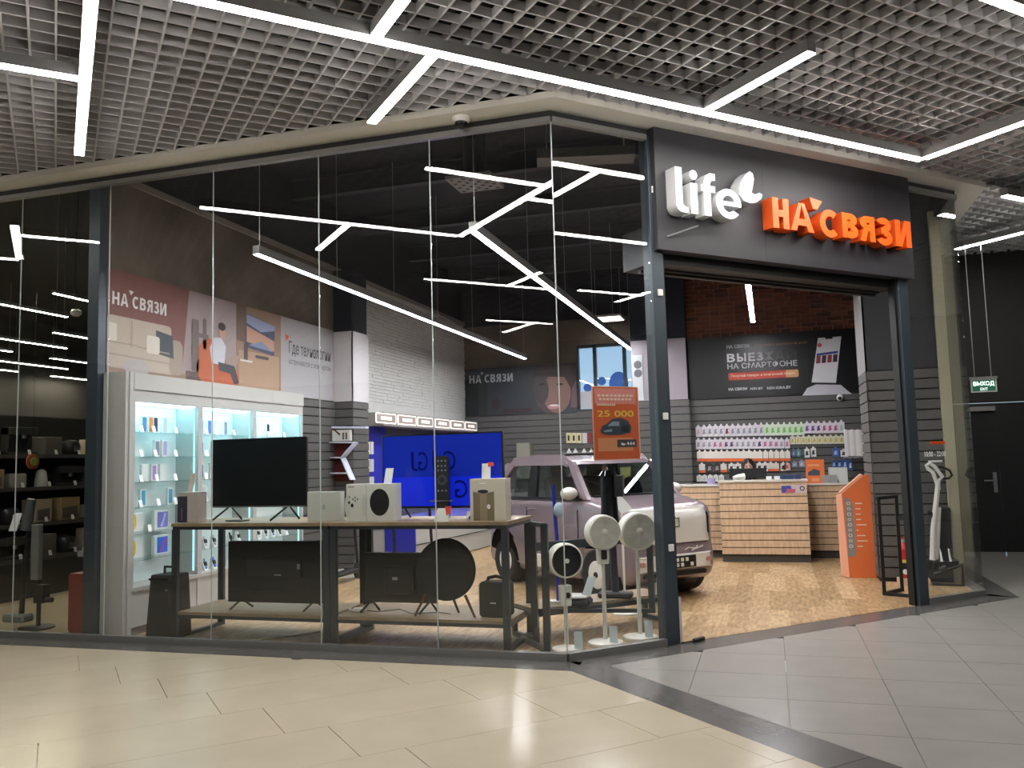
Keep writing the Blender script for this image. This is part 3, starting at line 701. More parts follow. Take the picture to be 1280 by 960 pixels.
# exit sign hung on two rods
t = thing('exit_sign', 'hanging green exit sign with white lettering before the double door', 'sign', loc=(4.4, 6.0, 2.33))
B(4.235, 4.545, 5.985, 6.015, 2.33, 2.50).build('body', M_WHITE, t); B(4.225, 4.555, 5.97, 6.03, 2.50, 2.535).build('top_rail', M_STEEL, t)
fr = Frame((4.235, 5.985, 2.33), (1, 0, 0)); B(4.25, 4.53, 5.981, 5.985, 2.345, 2.49).build('green_field', mat('exit_green', '#1d5a44', .4, emit=.5), t)
text('ВЫХОД', fr, .03, .075, .25, .07, mat('exit_white', '#f4fff8', .4, emit=1.6), 'lettering', t, d=.006, bold=.02); text('EXIT', fr, .11, .022, .09, .036, MATS['exit_white'], 'lettering', t, d=.006)
for x in (4.29, 4.49): MB().cyl((x, 6, 2.53), (x, 6, 5.5), .006, n=6).build('rod', M_STEEL, t)
# opening hours on the right-hand pane
M_WP = mat('white_print', '#e9ecec', .6)
t = thing('opening_hours', 'white opening hours lettering on the narrow pane towards the double door', 'lettering', loc=EP(4.5, .007, 1.6))
a = atE(1156, 571, .008); c = atE(1182, 566, .008); ta, tb = t_of(a), t_of(c)
text('10:00 - 22:00', EF, ta, a.z, tb-ta, .055, M_WP, 'hours', t, d=.008, bold=.02); decal(EF, [[(ta+.05+.026*i, a.z-.06), (ta+.07+.026*i, a.z-.06), (ta+.07+.026*i, a.z-.04), (ta+.05+.026*i, a.z-.04)] for i in range(9)], M_WP, 'note', t, d=.008)
B_ = MB().prism([EF.p(ta+.1, a.z+.13, .008), EF.p(tb, a.z+.13, .008), EF.p(tb, a.z+.16, .008), EF.p(ta+.1, a.z+.16, .008)], EF.n*.001).build('orange_bar', M_OSIDE, t)

# ================================================================== BANNERS
def banner(name, fr, w, h, m, label, th=.012):
    t = thing(name, label, 'banner', loc=fr.o)
    MB().prism([fr.p(0, 0, 0), fr.p(w, 0, 0), fr.p(w, h, 0), fr.p(0, h, 0)], fr.n*th).build('board', m, t)
    return t
PC = lambda n, c: mat('print_' + n, c, .6)
# left wall: living-room picture
BW, BH = 4.60, 1.07
fr = Frame((WX, .17, 2.55), (0, 1, 0)); fr.n = Vector((1, 0, 0))
D = .014
t = banner('living_room_banner', fr, BW, BH, PC('warm_grey', '#9a8a8a'), 'wide living room banner with sofa, reader and slogan above the phone cabinets')
dk = lambda polys, m, d=.0: decal(fr, polys, m, 'print', t, d=D+d)
dk([[(0, .0), (1.12, .0), (1.25, BH), (0, BH)]], PC('brown', '#7a4d46'))
dk([[(0, 0), (1.2, 0), (1.2, .1), (0, .12)]], PC('floor_taupe', '#8f7a6a'), .0014)
dk([[(3.15, 0), (BW, 0), (BW, BH), (3.15, BH)]], PC('pale_grey', '#a5a2a4'))
dk([[(2.15, 0), (3.15, 0), (3.15, BH), (2.15, BH)]], PC('wood_warm', '#8f735f'))
dk([[(2.15, .62), (2.35, .60), (2.35, BH), (2.15, BH)]], PC('wood_dark', '#6a5344'), .0014)
dk([[(2.2, .05), (3.1, .05), (3.1, .5), (2.2, .5)]], PC('wood_light', '#a98a70'), .0014)
dk([[(1.2, 0), (2.15, 0), (2.15, .16), (1.2, .14)]], PC('skirting', '#5b4a44'), .0014)
SO = PC('sofa', '#b3a596'); SD = PC('sofa_shade', '#9c8d7f')
dk([rrect(0, .95, .3, .60, .05), rrect(0, 1.1, .07, .38, .05)], SO, .003); dk([rrect(.92, 1.14, .07, .46, .08)], SD, .0045)
dk([[(0, .32), (.42, .32), (.42, .335), (0, .335)], [(.33, .30), (.35, .30), (.35, .58), (.33, .58)], [(.0, .20), (1.0, .18), (1.0, .195), (.0, .215)], [(.42, .31), (.92, .29), (.92, .305), (.42, .325)]], SD, .0045)
dk([rrect(.0, .13, .34, .52, .02), rrect(.56, .76, .27, .46, .03)], PC('cushion_cream', '#cfc8ba'), .006)
dk([[(.70, .53), (.97, .50), (.99, .25), (.72, .28)]], PC('cushion_slate', '#414a50'), .005)
dk([ell(.42, .1, .2, .08)], PC('pouf', '#aaa4a2'), .006)
dk([ell(1.68, .20, .3, .22), ell(1.62, .36, .2, .2), ell(1.95, .14, .26, .14)], PC('beanbag', '#b25c38'), .003)
dk([[(1.66, .28), (1.9, .26), (1.93, .5), (1.84, .6), (1.7, .58), (1.62, .45)]], PC('shirt', '#bfc0c8'), .0045)
dk([[(1.78, .3), (2.1, .28), (2.2, .08), (2.1, .06), (2.02, .18), (1.8, .2)]], PC('trousers', '#3b3c42'), .006)
dk([ell(1.86, .67, .065, .085)], PC('skin', '#b98e76'), .0045); dk([ell(1.85, .735, .07, .05)], PC('hair', '#2e2624'), .006)
dk([[(2.02, .3), (2.16, .3), (2.2, .42), (2.06, .42)]], PC('laptop', '#a08a7c'), .0075)
dk([rrect(1.3, 1.42, .15, .75, .02), rrect(1.5, 1.56, .42, .78, .02), rrect(1.36, 1.6, .55, .6, .02)], PC('shelf_decor', '#6c605c'), .003)
dk([[(2.33, .55), (2.36, .98), (3.0, .9), (2.98, .5)]], PC('picture_navy', '#3f4560'), .003)
dk([[(2.36, .62), (2.98, .56), (2.98, .70), (2.36, .82)]], PC('picture_peach', '#b98d74'), .0045); dk([[(2.36, .86), (2.68, .78), (3.0, .84), (3.0, .9), (2.36, .97)]], PC('picture_sky', '#8c93b4'), .0045); dk([[(2.4, .58), (2.68, .66), (2.95, .55)]], PC('picture_lake', '#7d86a8'), .0055)
dk([rrect(2.55, 2.85, .43, .47, .01), rrect(2.3, 2.38, .38, .6, .03)], PC('soundbar', '#4a3f3c'), .006); dk([rrect(2.22, 2.48, .36, .385, .01)], PC('table_white', '#cfc8c0'), .007)
glyph_word('НА СВЯЗИ', fr, .06, .71, .80, .13, .027, PC('white', '#dcd9d7'), t, D+.006)
dk([[(.29, .89), (.36, .885), (.32, .84)]], PC('white', '#dcd9d7'), .006)
text('Где технологии', fr, 3.35, .55, 1.15, .21, PC('charcoal', '#3b3a3c'), 'lettering', t, d=D+.003, bold=.01)
text('встречаются с комфортом', fr, 3.35, .42, 1.15, .1, PC('charcoal', '#3b3a3c'), 'lettering', t, d=D+.003)
dk([[(3.25, .84), (3.36, .82), (3.28, .74)]], PC('orange', '#d9582a'), .003)

# wall behind the counter: smartphone banner
x0, x1 = .345, 3.68
fr = Frame((x0, AY-.02, 2.545), (1, 0, 0)); BW, BH = x1-x0, 1.055
t = banner('smartphone_banner', fr, BW, BH, mat('banner_black', '#0e0d10', .35), 'black banner with white slogan and standing smartphone above the counter')
U = lambda x, y: ((atY(x, y, AY-.034).x - x0), atY(x, y, AY-.034).z - 2.545)
dk = lambda polys, m, d=.0: decal(fr, polys, m, 'print', t, d=.0125+d)
W_ = PC('silver', '#cfcdd2')
def tx(s, a, c, m=W_, bold=0., d=.016):   # a: lower-left pixel, c: upper-right pixel
    (ax, ay), (cx, cy) = U(*a), U(*c); h = cy - ay + (c[0]-a[0])*0
    text(s, fr, ax, min(ay, cy), cx-ax, abs(cy-ay), m, 'lettering', t, d=d, bold=bold)
def txr(s, xa, xb, yb, yt, m=W_, bold=0.):   # heights read at the left end
    (ax, ay), (_, ty) = U(xa, yb), U(xa, yt); bx = U(xb, yb)[0]
    o = text(s, fr, ax, ay, bx-ax, ty-ay, m, 'lettering', t, d=.018, bold=bold)
    if len(s) > 12: o['kind'] = 'stuff'   # a few pixels high in the picture
txr('НА СВЯЗИ', 908.5, 936.5, 436, 431.5, W_, .02); txr('Участвуй в рекламной игре', 943, 1009, 434, 430, PC('rust', '#a2745f'), .01)
for ch, xa, xb, c_ in (('В', 909, 919, '#d6d4d8'), ('Ы', 921.5, 933, '#d0ced2'), ('Е', 935.5, 944, '#c6c4c8'), ('З', 945.5, 954.5, '#b0aeb3'), ('Ж', 955.5, 968, '#77757a'), ('А', 969, 981, '#4a494d'), ('Й', 983.5, 996, '#343337')):
    (ax, ay), (bx, _), ty = U(xa, 453-(xa-909)*.055), U(xb, 453), U(xa, 442.5-(xa-909)*.055)[1]
    decal(fr, glyph(ch, ax, ay, bx-ax, (ty-ay)*(1.2 if ch == 'Й' else 1.), .032), PC('fade_'+ch, c_), 'letter', t, d=.016)
txr('НА СМАРТФОНЕ', 909.5, 997, 462, 454.5, W_, .01)
a, c = U(911, 475.5), U(998, 464); dk([rrect(a[0], c[0], a[1], a[1]+.125, .02)], PC('red_pill', '#c24a3c'), .001)
dk([rrect(c[0]-.2, c[0], a[1], a[1]+.125, .02)], PC('gold_pill', '#d9a06a'), .0025)
txr('Покупай товары и выигрывай призы', 914, 994, 472.5, 468.5, PC('cream', '#f0e2cf'), .02)
txr('НА СВЯЗИ', 911, 934, 488.5, 485, W_, .02); txr('NSV.BY', 938, 954, 487.5, 484.5, W_, .02); txr('NSV-IGRA.BY', 959, 989, 487, 483.5, W_, .02)
ph = [U(x, y) for x, y in ((1014.5, 478), (1045, 478.5), (1051.5, 420.5), (1022.5, 422.5))]
dk([[U(1003, 494.5), U(1009, 485), U(1020, 480.5), U(1051, 481), U(1059, 488), U(1065, 492.5)]], PC('rock', '#bdb9c2'), .001)
dk([ph], PC('phone_white', '#d5d3d8'), .0025)
dk([[U(1031, 421.5), U(1041, 421), U(1040.5, 423.5), U(1032, 424)]], PC('notch', '#17161a'), .004)
dk([[U(1021, 442), U(1047.5, 438.5), U(1047, 441.5), U(1020.5, 445)]], PC('phone_blue', '#34408c'), .004)
for k in range(4):
    xa = 1020 + 7*k; dk([[U(xa, 454.5-k*.6), U(xa+5.5, 454-k*.6), U(xa+6, 444.5-k*.6), U(xa+.6, 445-k*.6)]], PC('thumb%d' % (k % 2), ('#8a3038', '#3a2530')[k % 2]), .004)
dk([ell(*U(1024.5, 431.5), .035, .035, 12)], PC('badge', '#c75b4c'), .004)

# rear wall of the left wing: portrait banner
x0, z0, z1 = -4.62, 2.55, 3.58
fr = Frame((x0, WY-.035, z0), (1, 0, 0)); BW, BH = 2.46, z1-z0
t = banner('portrait_banner', fr, BW, BH, mat('banner_slate', '#30353a', .45), 'dark banner with a smiling face and white lettering on the rear wall')
dk = lambda polys, m, d=.0: decal(fr, polys, m, 'print', t, d=.0125+d)
dk([[(0, 0), (.3, 0), (.3, .8), (0, .8)]], PC('slate_dark', '#1d2126')); dk([[(.3, 0), (.5, 0), (.5, .75), (.3, .75)]], PC('slate_mid', '#2c2f31'))
glyph_word('НА СВЯЗИ', fr, .1, .72, .98, .17, .034, PC('silver2', '#a9abad'), t, .016); dk([[(.36, .95), (.42, .95), (.39, .88)]], PC('silver2', '#a9abad'), .003)
dk([ell(1.95, .52, .42, .55)], PC('face_shade', '#4d3f3e'), .001); dk([ell(2.03, .42, .3, .42)], PC('face', '#7f6156'), .0025)
dk([ell(1.7, .5, .16, .3)], PC('face_dim', '#43393b'), .003)
dk([[(1.5, .8), (2.2, .75), (2.46, .3), (2.46, 1.02), (1.6, 1.02)]], PC('hair_dark', '#3a2b2c'), .004); dk([[(2.32, .1), (2.46, .1), (2.46, .7), (2.36, .5)]], PC('hair_pink', '#6a5058'), .005)
dk([ell(1.72, .62, .07, .025), ell(2.1, .6, .07, .025)], PC('eyes', '#1f191b'), .005); dk([ell(1.95, .14, .13, .05)], PC('lips', '#b98086'), .005); dk([ell(1.97, .165, .1, .018)], PC('teeth', '#d9d2cf'), .006)
dk([[(.85, .05), (1.5, .05), (1.5, .14), (.85, .14)]], PC('stroke', '#3b2c2e'), .003)
dk([ell(.7, .25, .09, .12) ], PC('stroke', '#2a2426'), .003)
# phone picture panel beside the window, on the white column, and film discs on the window
fr = Frame((-.47, WY-.03, 2.55), (1, 0, 0))
t = thing('lens_picture_board', 'pale panel with round phone camera lenses beside the rear window', 'panel', loc=(-.6, 7.95, 2.56))
B(-.60, -.42, 7.938, 7.955, 2.56, 3.35).build('board', PC('panel_grey', '#b3b5b8'), t)
f2 = Frame((-.60, 7.938, 2.56), (1, 0, 0)); decal(f2, [ell(.1, .62, .07, .07), ell(.1, .47, .07, .07)], PC('lens_dark', '#5a5c60'), 'lens', t, d=.001)
t = thing('window_film', 'translucent blue film discs stuck on the rear window', 'decal', loc=(-1.4, WY+.05, 2.7))
film = glass('blue_film', '#8fb0e0', .2, film='#6f97d8', film_amt=.35)
f2 = Frame((WINX0, WY+.058, WINZ0), (1, 0, 0))
decal(f2, [ell(.5, .62, .09, .09), ell(.5, .42, .07, .07), ell(.85, .55, .2, .25), ell(1.25, .65, .1, .1), ell(1.3, .45, .09, .09), ell(.2, .5, .09, .09)], film, 'disc', t, d=.001)
f2 = Frame((WINX0, WY+.05, WINZ0), (1, 0, 0)); decal(f2, [[(.02, .06), (.36, .06), (.36, .42), (.02, .42)]], PC('film_pale', '#c9cbd2'), 'film', t, d=.001)
# ================================================================== PHONE CABINETS ALONG THE LEFT WALL
CX = -4.335; CB = -4.64
E_LED = emis('cyan_led', '#a9ecff', L_LED); E_LED2 = emis('cyan_led_panel', '#a9ecff', 9.); M_LIT = mat('cabinet_back', '#e4e5e3', .5); M_SHG = glass('shelf_glass', '#eefafa', .8)
SH = [atX(200, y, CX).z for y in (541, 571, 602, 633, 664.5, 697)]
bays = [(.20, 1.235), (1.235, 2.265), (2.265, 3.37)]
bn = ('by the pillar', 'in the middle', 'by the slatted wall')
for (y0, y1), lab in zip(bays, bn):
    t = thing('display_cabinet', 'white lit phone cabinet ' + lab, 'cabinet', loc=(CX, y0, 0), group='white phone cabinets')
    B(CB, CB+.015, y0, y1, .46, 2.26).build('back_panel', M_LIT, t)
    MB().box(CB, CX, y0, y0+.035, .08, 2.26).build('side_panel', M_CABW, t); MB().box(CB, CX, y1-.035, y1, .08, 2.26).build('side_panel', M_CABW, t)
    B(CB, CX, y0, y1, 2.26, 2.38).build('header', M_CABW, t); B(CB, CX+.015, y0, y1, 2.38, 2.545).build('top_board', M_CABW, t)
    B(CB, CX+.01, y0, y1, .42, .46).build('deck', M_CABW, t); B(CB, CX-.01, y0+.002, y1-.002, .08, .42).build('drawer', M_CABW, t); B(CB, CX-.03, y0, y1, 0, .08).build('plinth', mat('plinth_grey', '#5f5c58', .6), t)
    for z in SH: B(CB+.015, CX-.03, y0+.036, y1-.036, z-.004, z+.004).build('glass_shelf', M_SHG, t)
    for yy, s in ((y0+.036, 1), (y1-.036, -1)): B(CX-.055, CX-.04, min(yy, yy+s*.012), max(yy, yy+s*.007), .5, 2.25).build('led_strip', E_LED, t)
    B(CB+.05, CX-.04, y0+.04, y1-.04, 2.25, 2.26).build('led_panel', E_LED2, t)
    for z in (.55, 1.25, 1.95): MB().cyl((CX-.002, y1-.05, z), (CX+.01, y1-.05, z), .01, n=8).build('lock', M_STEEL, t)
# closing panel towards the front
tag(B(CB-.02, CX+.012, .145, .198, 0, 2.55).build('cabinet_end_panel', M_CABW, None), 'tall white end panel of the cabinet row facing the glass', 'panel')
tag(B(-4.60, CX, .10, .142, 0, 2.55).build('cabinet_end_panel', M_CABW, None), 'tall white cover panel next to the dark corner post', 'panel')
# goods on the shelves
cols = {'navy': '#3b3f63', 'orange': '#d98a4e', 'blue': '#5c86b8', 'grey': '#8d93a5', 'lilac': '#a9a4cf', 'aqua': '#4f9dc0', 'violet': '#b687cc', 'silver': '#bcc6cc', 'black': '#33353c', 'deep blue': '#2f6ad0', 'white': '#e8e8e5'}
M_BOXW = mat('box_white', '#e6e6e3', .4)
ph_mesh = {}
def phone_box(c, w, h, x, y, z, lab, grp):
    t = thing('phone_box', lab, 'phone box', loc=(x, y, z), group=grp)
    k = ('b', w, h)
    if k not in ph_mesh: ph_mesh[k] = MB().box(-.03, 0, -w/2, w/2, 0, h).mesh('body', M_BOXW, bevel=.002)
    inst('body', ph_mesh[k], t)
    k = (c, w, h)
    if k not in ph_mesh: ph_mesh[k] = MB().prism([(.0005, a, b) for a, b in rrect(-w*.32, w*.32, h*.08, h*.92, .008, 2)], (.0012, 0, 0)).mesh('phone_print', mat('pp_' + c, cols[c], .3))
    inst('phone_print', ph_mesh[k], t); return t
sn = ('top', 'second', 'third', 'fourth', 'fifth', 'lowest')
def price(x, y, z, lab, grp='price tags in the phone cabinets'):
    if 'pt' not in ph_mesh: ph_mesh['pt'] = MB().prism([(0, -.025, 0), (0, .025, 0), (-.02, .025, .07), (-.02, -.025, .07)], (-.002, 0, 0)).mesh('price_tag', mat('tag_white', '#f2f2ef', .4))
    return tag(inst('price_tag', ph_mesh['pt'], None, (x, y, z)), lab, 'price tag', grp)
lay = {0: [[('navy', .10), ('blue', .30), ('orange', .385), ('navy', .48), ('silver', .64)], [('white', .12), ('grey', .52), ('lilac', .62)], [('aqua', .08), ('white', .28), ('violet', .47), ('white', .58)], [('aqua', .0+.06), ('aqua', .30), ('aqua', .72)]],
       1: [[('blue', .16), ('blue', .30), ('white', .45), ('grey', .66)], [('blue', .14), ('white', .4), ('navy', .62)], [('blue', .15), ('black', .4), ('silver', .7)], [('silver', .2), ('white', .5), ('blue', .75)]],
       2: [[('blue', .15), ('black', .42), ('white', .65)], [('silver', .2), ('blue', .55)], [('white', .2), ('grey', .6)], [('blue', .2), ('silver', .4), ('blue', .62), ('orange', .8)]]}
for bi, ((y0, y1), lab) in enumerate(zip(bays, bn)):
    for si in range(4):
        for c, u in lay[bi][si]:
            z = SH[si] + .004; phone_box(c, .085, .175, CB+.14 + .03*random.random(), y0 + .05 + u*(y1-y0-.12) + .03, z, 'boxed %s phone on the %s glass shelf of the cabinet %s' % (c, sn[si], lab), 'boxed phones in the cabinets')
        for u in (.22, .42 + .03*si, .8):
            price(CX-.10, y0 + .06 + u*(y1-y0-.14), SH[si]+.004, 'white price tag on the %s shelf of the cabinet %s' % (sn[si], lab))
# tablets on the two lower glass shelves of the first cabinet
M_TABW = mat('tablet_box_white', '#e6e6e3', .35)
def tablet(y, z, w, h, kind, lab):
    t = thing('tablet_box', lab, 'tablet box', loc=(CB+.12, y, z), group='boxed tablets in the first cabinet')
    MB().box(CB+.08, CB+.12, y-w/2, y+w/2, z, z+h).build('body', M_TABW, t, bevel=.003); f = Frame((CB+.12, y-w/2, z), (0, 1, 0))
    if kind == 'rainbow':
        for k, (c, cx, cy, rx, ry) in enumerate((('#f2c61f', .42, .55, .13, .4), ('#e0407a', .22, .35, .12, .34), ('#3f4fd0', .1, .5, .08, .3))):
            decal(f, [[(min(max(px, .01), w-.01), min(max(py, .01), h-.01)) for px, py in ell(cx*w, cy*h, rx*w, ry*h)]], mat('rb%d' % k, c, .35), 'print', t, d=.001+.001*k)
    else:
        decal(f, [[(.04, .02), (w-.02, .02), (w-.02, h-.02), (.04, h-.02)]], mat('tb_' + kind, {'violet': '#7d7fc8', 'blue': '#2a6fe0'}[kind], .35), 'print', t, d=.001)
        decal(f, [[(.08, .03), (w*.55, .03), (w*.8, h*.8), (w*.66, h*.85)]], mat('tb2_' + kind, {'violet': '#b9b7ea', 'blue': '#c94a9a'}[kind], .35), 'print', t, d=.003)
y0 = .24
tablet(y0+.23, SH[4]+.004, .24, .19, 'rainbow', 'boxed tablet with rainbow print on the fifth glass shelf'); tablet(y0+.62, SH[4]+.004, .22, .2, 'violet', 'boxed tablet with violet print on the fifth glass shelf')
tablet(y0+.23, SH[5]+.004, .24, .19, 'rainbow', 'boxed tablet with rainbow print on the lowest glass shelf'); tablet(y0+.62, SH[5]+.004, .22, .2, 'blue', 'boxed tablet with bright blue print on the lowest glass shelf')
for u in (.35, .8): price(CX-.10, y0+u, SH[4]+.004, 'tall white price tag beside a boxed tablet')
# smart watches and earphones on the lower shelves of the other two cabinets
def watch(y, z, c, lab):
    t = thing('smart_watch', lab, 'watch', loc=(CB+.17, y, z), group='smart watches in the cabinets')
    MB().prism([(CB+.15, y-.03, z), (CB+.21, y-.03, z), (CB+.16, y-.03, z+.13)], (0, .06, 0)).build('stand', M_BOXW, t)
    MB().bar((CB+.205, y, z+.02), (CB+.168, y, z+.13), .03, .006, up=(1, 0, .3)).build('strap', mat('strap_' + c, cols[c], .5), t)
    MB().bar((CB+.196, y, z+.055), (CB+.184, y, z+.095), .042, .012, up=(1, 0, .3)).build('case', M_BLACK, t)
for bi in (1, 2):
    y0, y1 = bays[bi]
    for si in (4, 5):
        z = (SH[5] + .004) if si == 4 else .462
        for k in range(6):
            c = ('orange', 'silver', 'grey', 'blue', 'black', 'white')[k] if si == 4 else ('deep blue', 'blue', 'deep blue', 'black', 'deep blue', 'blue')[k]
            watch(y0 + .1 + k*.155, z, c, '%s smart watch, %s of the cabinet %s' % (c, 'lowest glass shelf' if si == 4 else 'bottom deck', bn[bi]))

# ================================================================== TWO LONG STEEL TABLES BEHIND THE GLASS
M_TTOP = mat('table_oak', '#a08a6c', .45, noise=.3, nscale=6, stretch=(1, 9, 1)); M_TLEG = mat('table_steel', '#3a4147', .4, metal=.4)
def table(x0, x1, lab):
    t = thing('display_table', lab, 'table', loc=((x0+x1)/2, .55, 0), group='display tables behind the long glass front')
    B(x0, x1, .19, .96, 1.045, 1.075).build('table_top', M_TTOP, t); B(x0+.01, x1-.01, .20, .95, 1.015, 1.045).build('top_frame', M_TLEG, t)
    B(x0+.02, x1-.02, .22, .93, .225, .25).build('shelf', M_TTOP, t); B(x0+.01, x1-.01, .21, .94, .195, .225).build('shelf_frame', M_TLEG, t)
    for x in (x0+.03, x1-.03):
        for y in (.22, .93): MB().box(x-.03, x+.03, y-.02, y+.02, 0, 1.015).build('leg', M_TLEG, t)
        B(x-.03, x+.03, .24, .91, 0, .03).build('foot_bar', M_TLEG, t)
    return t
table(-3.87, -2.205, 'steel and oak display table with the big dark television'); table(-2.195, -.53, 'steel and oak display table with the blue screen')
TT, TS = 1.075, .25
M_TV = mat('tv_black', '#15181a', .28); M_TVB = mat('tv_back', '#111213', .6); M_GLOSS = mat('gloss_black', '#08090b', .08)
def leg_v(t, x, y, z, s=1):
    MB().tube([(x-.12, y-.1*s, z), (x, y, z+.1), (x+.03, y+.03, z)], .012, 6).build('foot', M_BLACK, t)
# big dark television on the first table
t = thing('television', 'large dark television on thin feet on the oak table top', 'television', loc=(-3.08, .5, TT))
B(-3.63, -2.58, .46, .50, 1.21, 1.865).build('panel', M_TV, t, bevel=.004); B(-3.62, -2.59, .452, .46, 1.205, 1.218).build('lower_rim', M_STEEL, t)
B(-3.2, -2.9, .50, .54, 1.3, 1.6).build('rear_cover', M_TVB, t)
for x in (-3.42, -2.78): MB().tube([(x-.12, .35, TT+.01), (x, .48, 1.22), (x+.03, .62, TT+.01)], .01, 6).build('foot', M_BLACK, t)
# television seen from behind on the lower shelf
t = thing('television', 'dark television turned to the room on the lower shelf of the first table', 'television', loc=(-2.9, .5, TS))
B(-3.42, -2.40, .44, .50, .315, .885).build('panel', M_TVB, t, bevel=.006); MB().prism([(-3.40, .42, .33), (-2.42, .42, .33), (-2.42, .42, .5), (-2.7, .42, .43), (-3.40, .42, .43)], (0, .02, 0)).build('lower_cover', M_BLACK, t)
B(-3.2, -2.62, .425, .44, .56, .72).build('socket_plate', mat('tv_plate', '#242627', .5), t); B(-2.66, -2.63, .42, .425, .63, .68).build('sticker', mat('sticker_grey', '#8a8c8c', .5), t); B(-2.9, -2.83, .42, .425, .57, .58).build('badge', M_STEEL, t)
for x in (-3.28, -2.5): MB().tube([(x-.06, .36, TS+.006), (x, .46, .34), (x+.06, .56, TS+.006)], .011, 6).build('foot', M_BLACK, t)
# smaller television seen from behind on the second table's shelf
t = thing('television', 'small black television with a raised rear box on the lower shelf', 'television', loc=(-1.6, .5, TS))
B(-1.985, -1.28, .46, .49, .34, .775).build('panel', M_TVB, t, bevel=.006); MB().prism([(-1.77, .40, .42), (-1.5, .40, .42), (-1.5, .40, .66), (-1.77, .40, .66)], (0, .06, 0)).build('rear_box', M_TVB, t, bevel=.01)
MB().box(-1.79, -1.48, .395, .40, .665, .68).box(-1.5, -1.485, .395, .40, .46, .665).build('trim', M_BLACK, t); B(-1.68, -1.63, .392, .40, .55, .575).build('badge', M_STEEL, t)
B(-1.98, -1.29, .455, .495, .775, .785).build('top_rim', mat('rim_grey', '#4a4c4e', .3), t); B(-1.8, -1.72, .44, .48, .786, .79).build('label', M_WP, t)
for x in (-1.95, -1.38): MB().tube([(x-.05, .40, TS+.006), (x+.03, .47, .36), (x+.06, .56, TS+.006)], .012, 6).build('foot', M_BLACK, t)
# round disc loudspeaker on three wooden legs
c = atY(557, 712, .36); r = (atY(593, 712, .36) - atY(521, 712, .36)).length/2
t = thing('disc_speaker', 'big round black disc loudspeaker on wooden legs', 'speaker', loc=(c.x, .36, TS))
MB().lathe([(r*.86, .05), (r*.98, .045), (r, .03), (r, .0), (r*.98, -.012), (r*.5, -.02), (.01, -.022)], (c.x, .36, c.z), 48, 'Y').build('disc', mat('speaker_cloth', '#1b1b1c', .85), t, smooth=True)
f_ = Frame((c.x, .33, c.z), (1, 0, 0)); decal(f_, [ell(-.04, r*.86, .03, .016), ell(.03, r*.88, .03, .014)], M_GLOSS, 'knob', t, d=.012)
M_WAL = mat('walnut', '#5a3a24', .5)
for (x, y, dx, dy) in ((-.2, 0, -.09, -.02), (.17, 0, .1, -.02), (.02, .06, .02, .14)):
    MB().cyl((c.x+x, .38+y, c.z-r*.82), (c.x+x+dx, .36+y+dy, TS), .014, .01, n=10).build('leg', M_WAL, t)
# portable black speaker with handle
p = atY(622, 771, .42)
t = thing('portable_speaker', 'black rectangular portable speaker with carrying handle', 'speaker', loc=(-.70, .42, TS))
MB().prism([(a, .36, b) for a, b in rrect(-.855, -.585, TS, TS+.30, .035, 4)], (0, .17, 0)).build('body', mat('speaker_black', '#1d1e20', .7), t, bevel=.012)
MB().tube([(-.80, .44, TS+.28), (-.79, .44, TS+.325), (-.72, .44, TS+.34), (-.65, .44, TS+.325), (-.64, .44, TS+.28)], .016, 8).build('handle', M_BLACK, t, smooth=True); B(-.75, -.70, .348, .36, TS+.12, TS+.127).build('badge', M_STEEL, t)
# boxes on the table tops
def carton(x0, x1, y0, y1, z, h, m, name, lab, cat='box'):
    t = thing(name, lab, cat, loc=((x0+x1)/2, (y0+y1)/2, z)); B(x0, x1, y0, y1, z, z+h).build('carton', m, t, bevel=.003); return t
M_CW = mat('carton_white', '#cfd0c8', .45); M_CG = mat('carton_grey', '#b9bdb4', .45)
t = carton(-3.885, -3.66, .30, .44, TT, .29, mat('carton_pinkish', '#b3a9a3', .45), 'boxed_appliance', 'tall beige box with a dark side on the table end')
f_ = Frame((-3.885, .30, TT), (1, 0, 0)); decal(f_, [[(.0, .0), (.11, .0), (.11, .25), (.0, .25)]], mat('dark_lilac', '#3a3645', .4), 'print', t, d=.001); decal(f_, [[(.045, .02), (.055, .02), (.055, .14), (.045, .14)]], M_STEEL, 'print', t, d=.003)
tag(MB().prism([(-3.83, .37, TT+.29), (-3.77, .37, TT+.29), (-3.745, .39, TT+.47), (-3.805, .39, TT+.47)], (0, .004, 0)).build('price_tag', mat('tag_beige', '#cfc4b4', .5), None), 'beige card standing on the tall box at the table end', 'price tag')
tag(MB().prism([(-3.42, .40, TT), (-3.22, .36, TT), (-3.22, .5, TT), (-3.4, .52, TT)], (0, 0, .012)).build('tablet_stand', M_BLACK, None), 'thin dark base plate lying under the big television', 'stand')
t = carton(-2.50, -2.16, .34, .42, TT, .27, M_CG, 'tablet_carton', 'pale green-grey flat carton leaning beside the console box')
f_ = Frame((-2.5, .34, TT), (1, 0, 0)); decal(f_, [ell(.17, .13, .018, .025)], mat('carton_mark', '#9aa096', .45), 'emblem', t, d=.001)
t = carton(-2.08, -1.60, .30, .44, TT, .335, M_CW, 'console_box', 'white game console box with round black vent print')
f_ = Frame((-2.08, .30, TT), (1, 0, 0)); decal(f_, [ell(.33, .17, .095, .12, 28)], M_BLACK, 'vent_print', t, d=.001)
decal(f_, [ell(.03, .17, .01, .014), ell(.09, .215, .006, .009), ell(.113, .2, .006, .009), ell(.067, .2, .006, .009), ell(.09, .185, .006, .009), ell(.06, .145, .014, .018), ell(.035, .22, .006, .008)], M_BLACK, 'pad_buttons', t, d=.001)
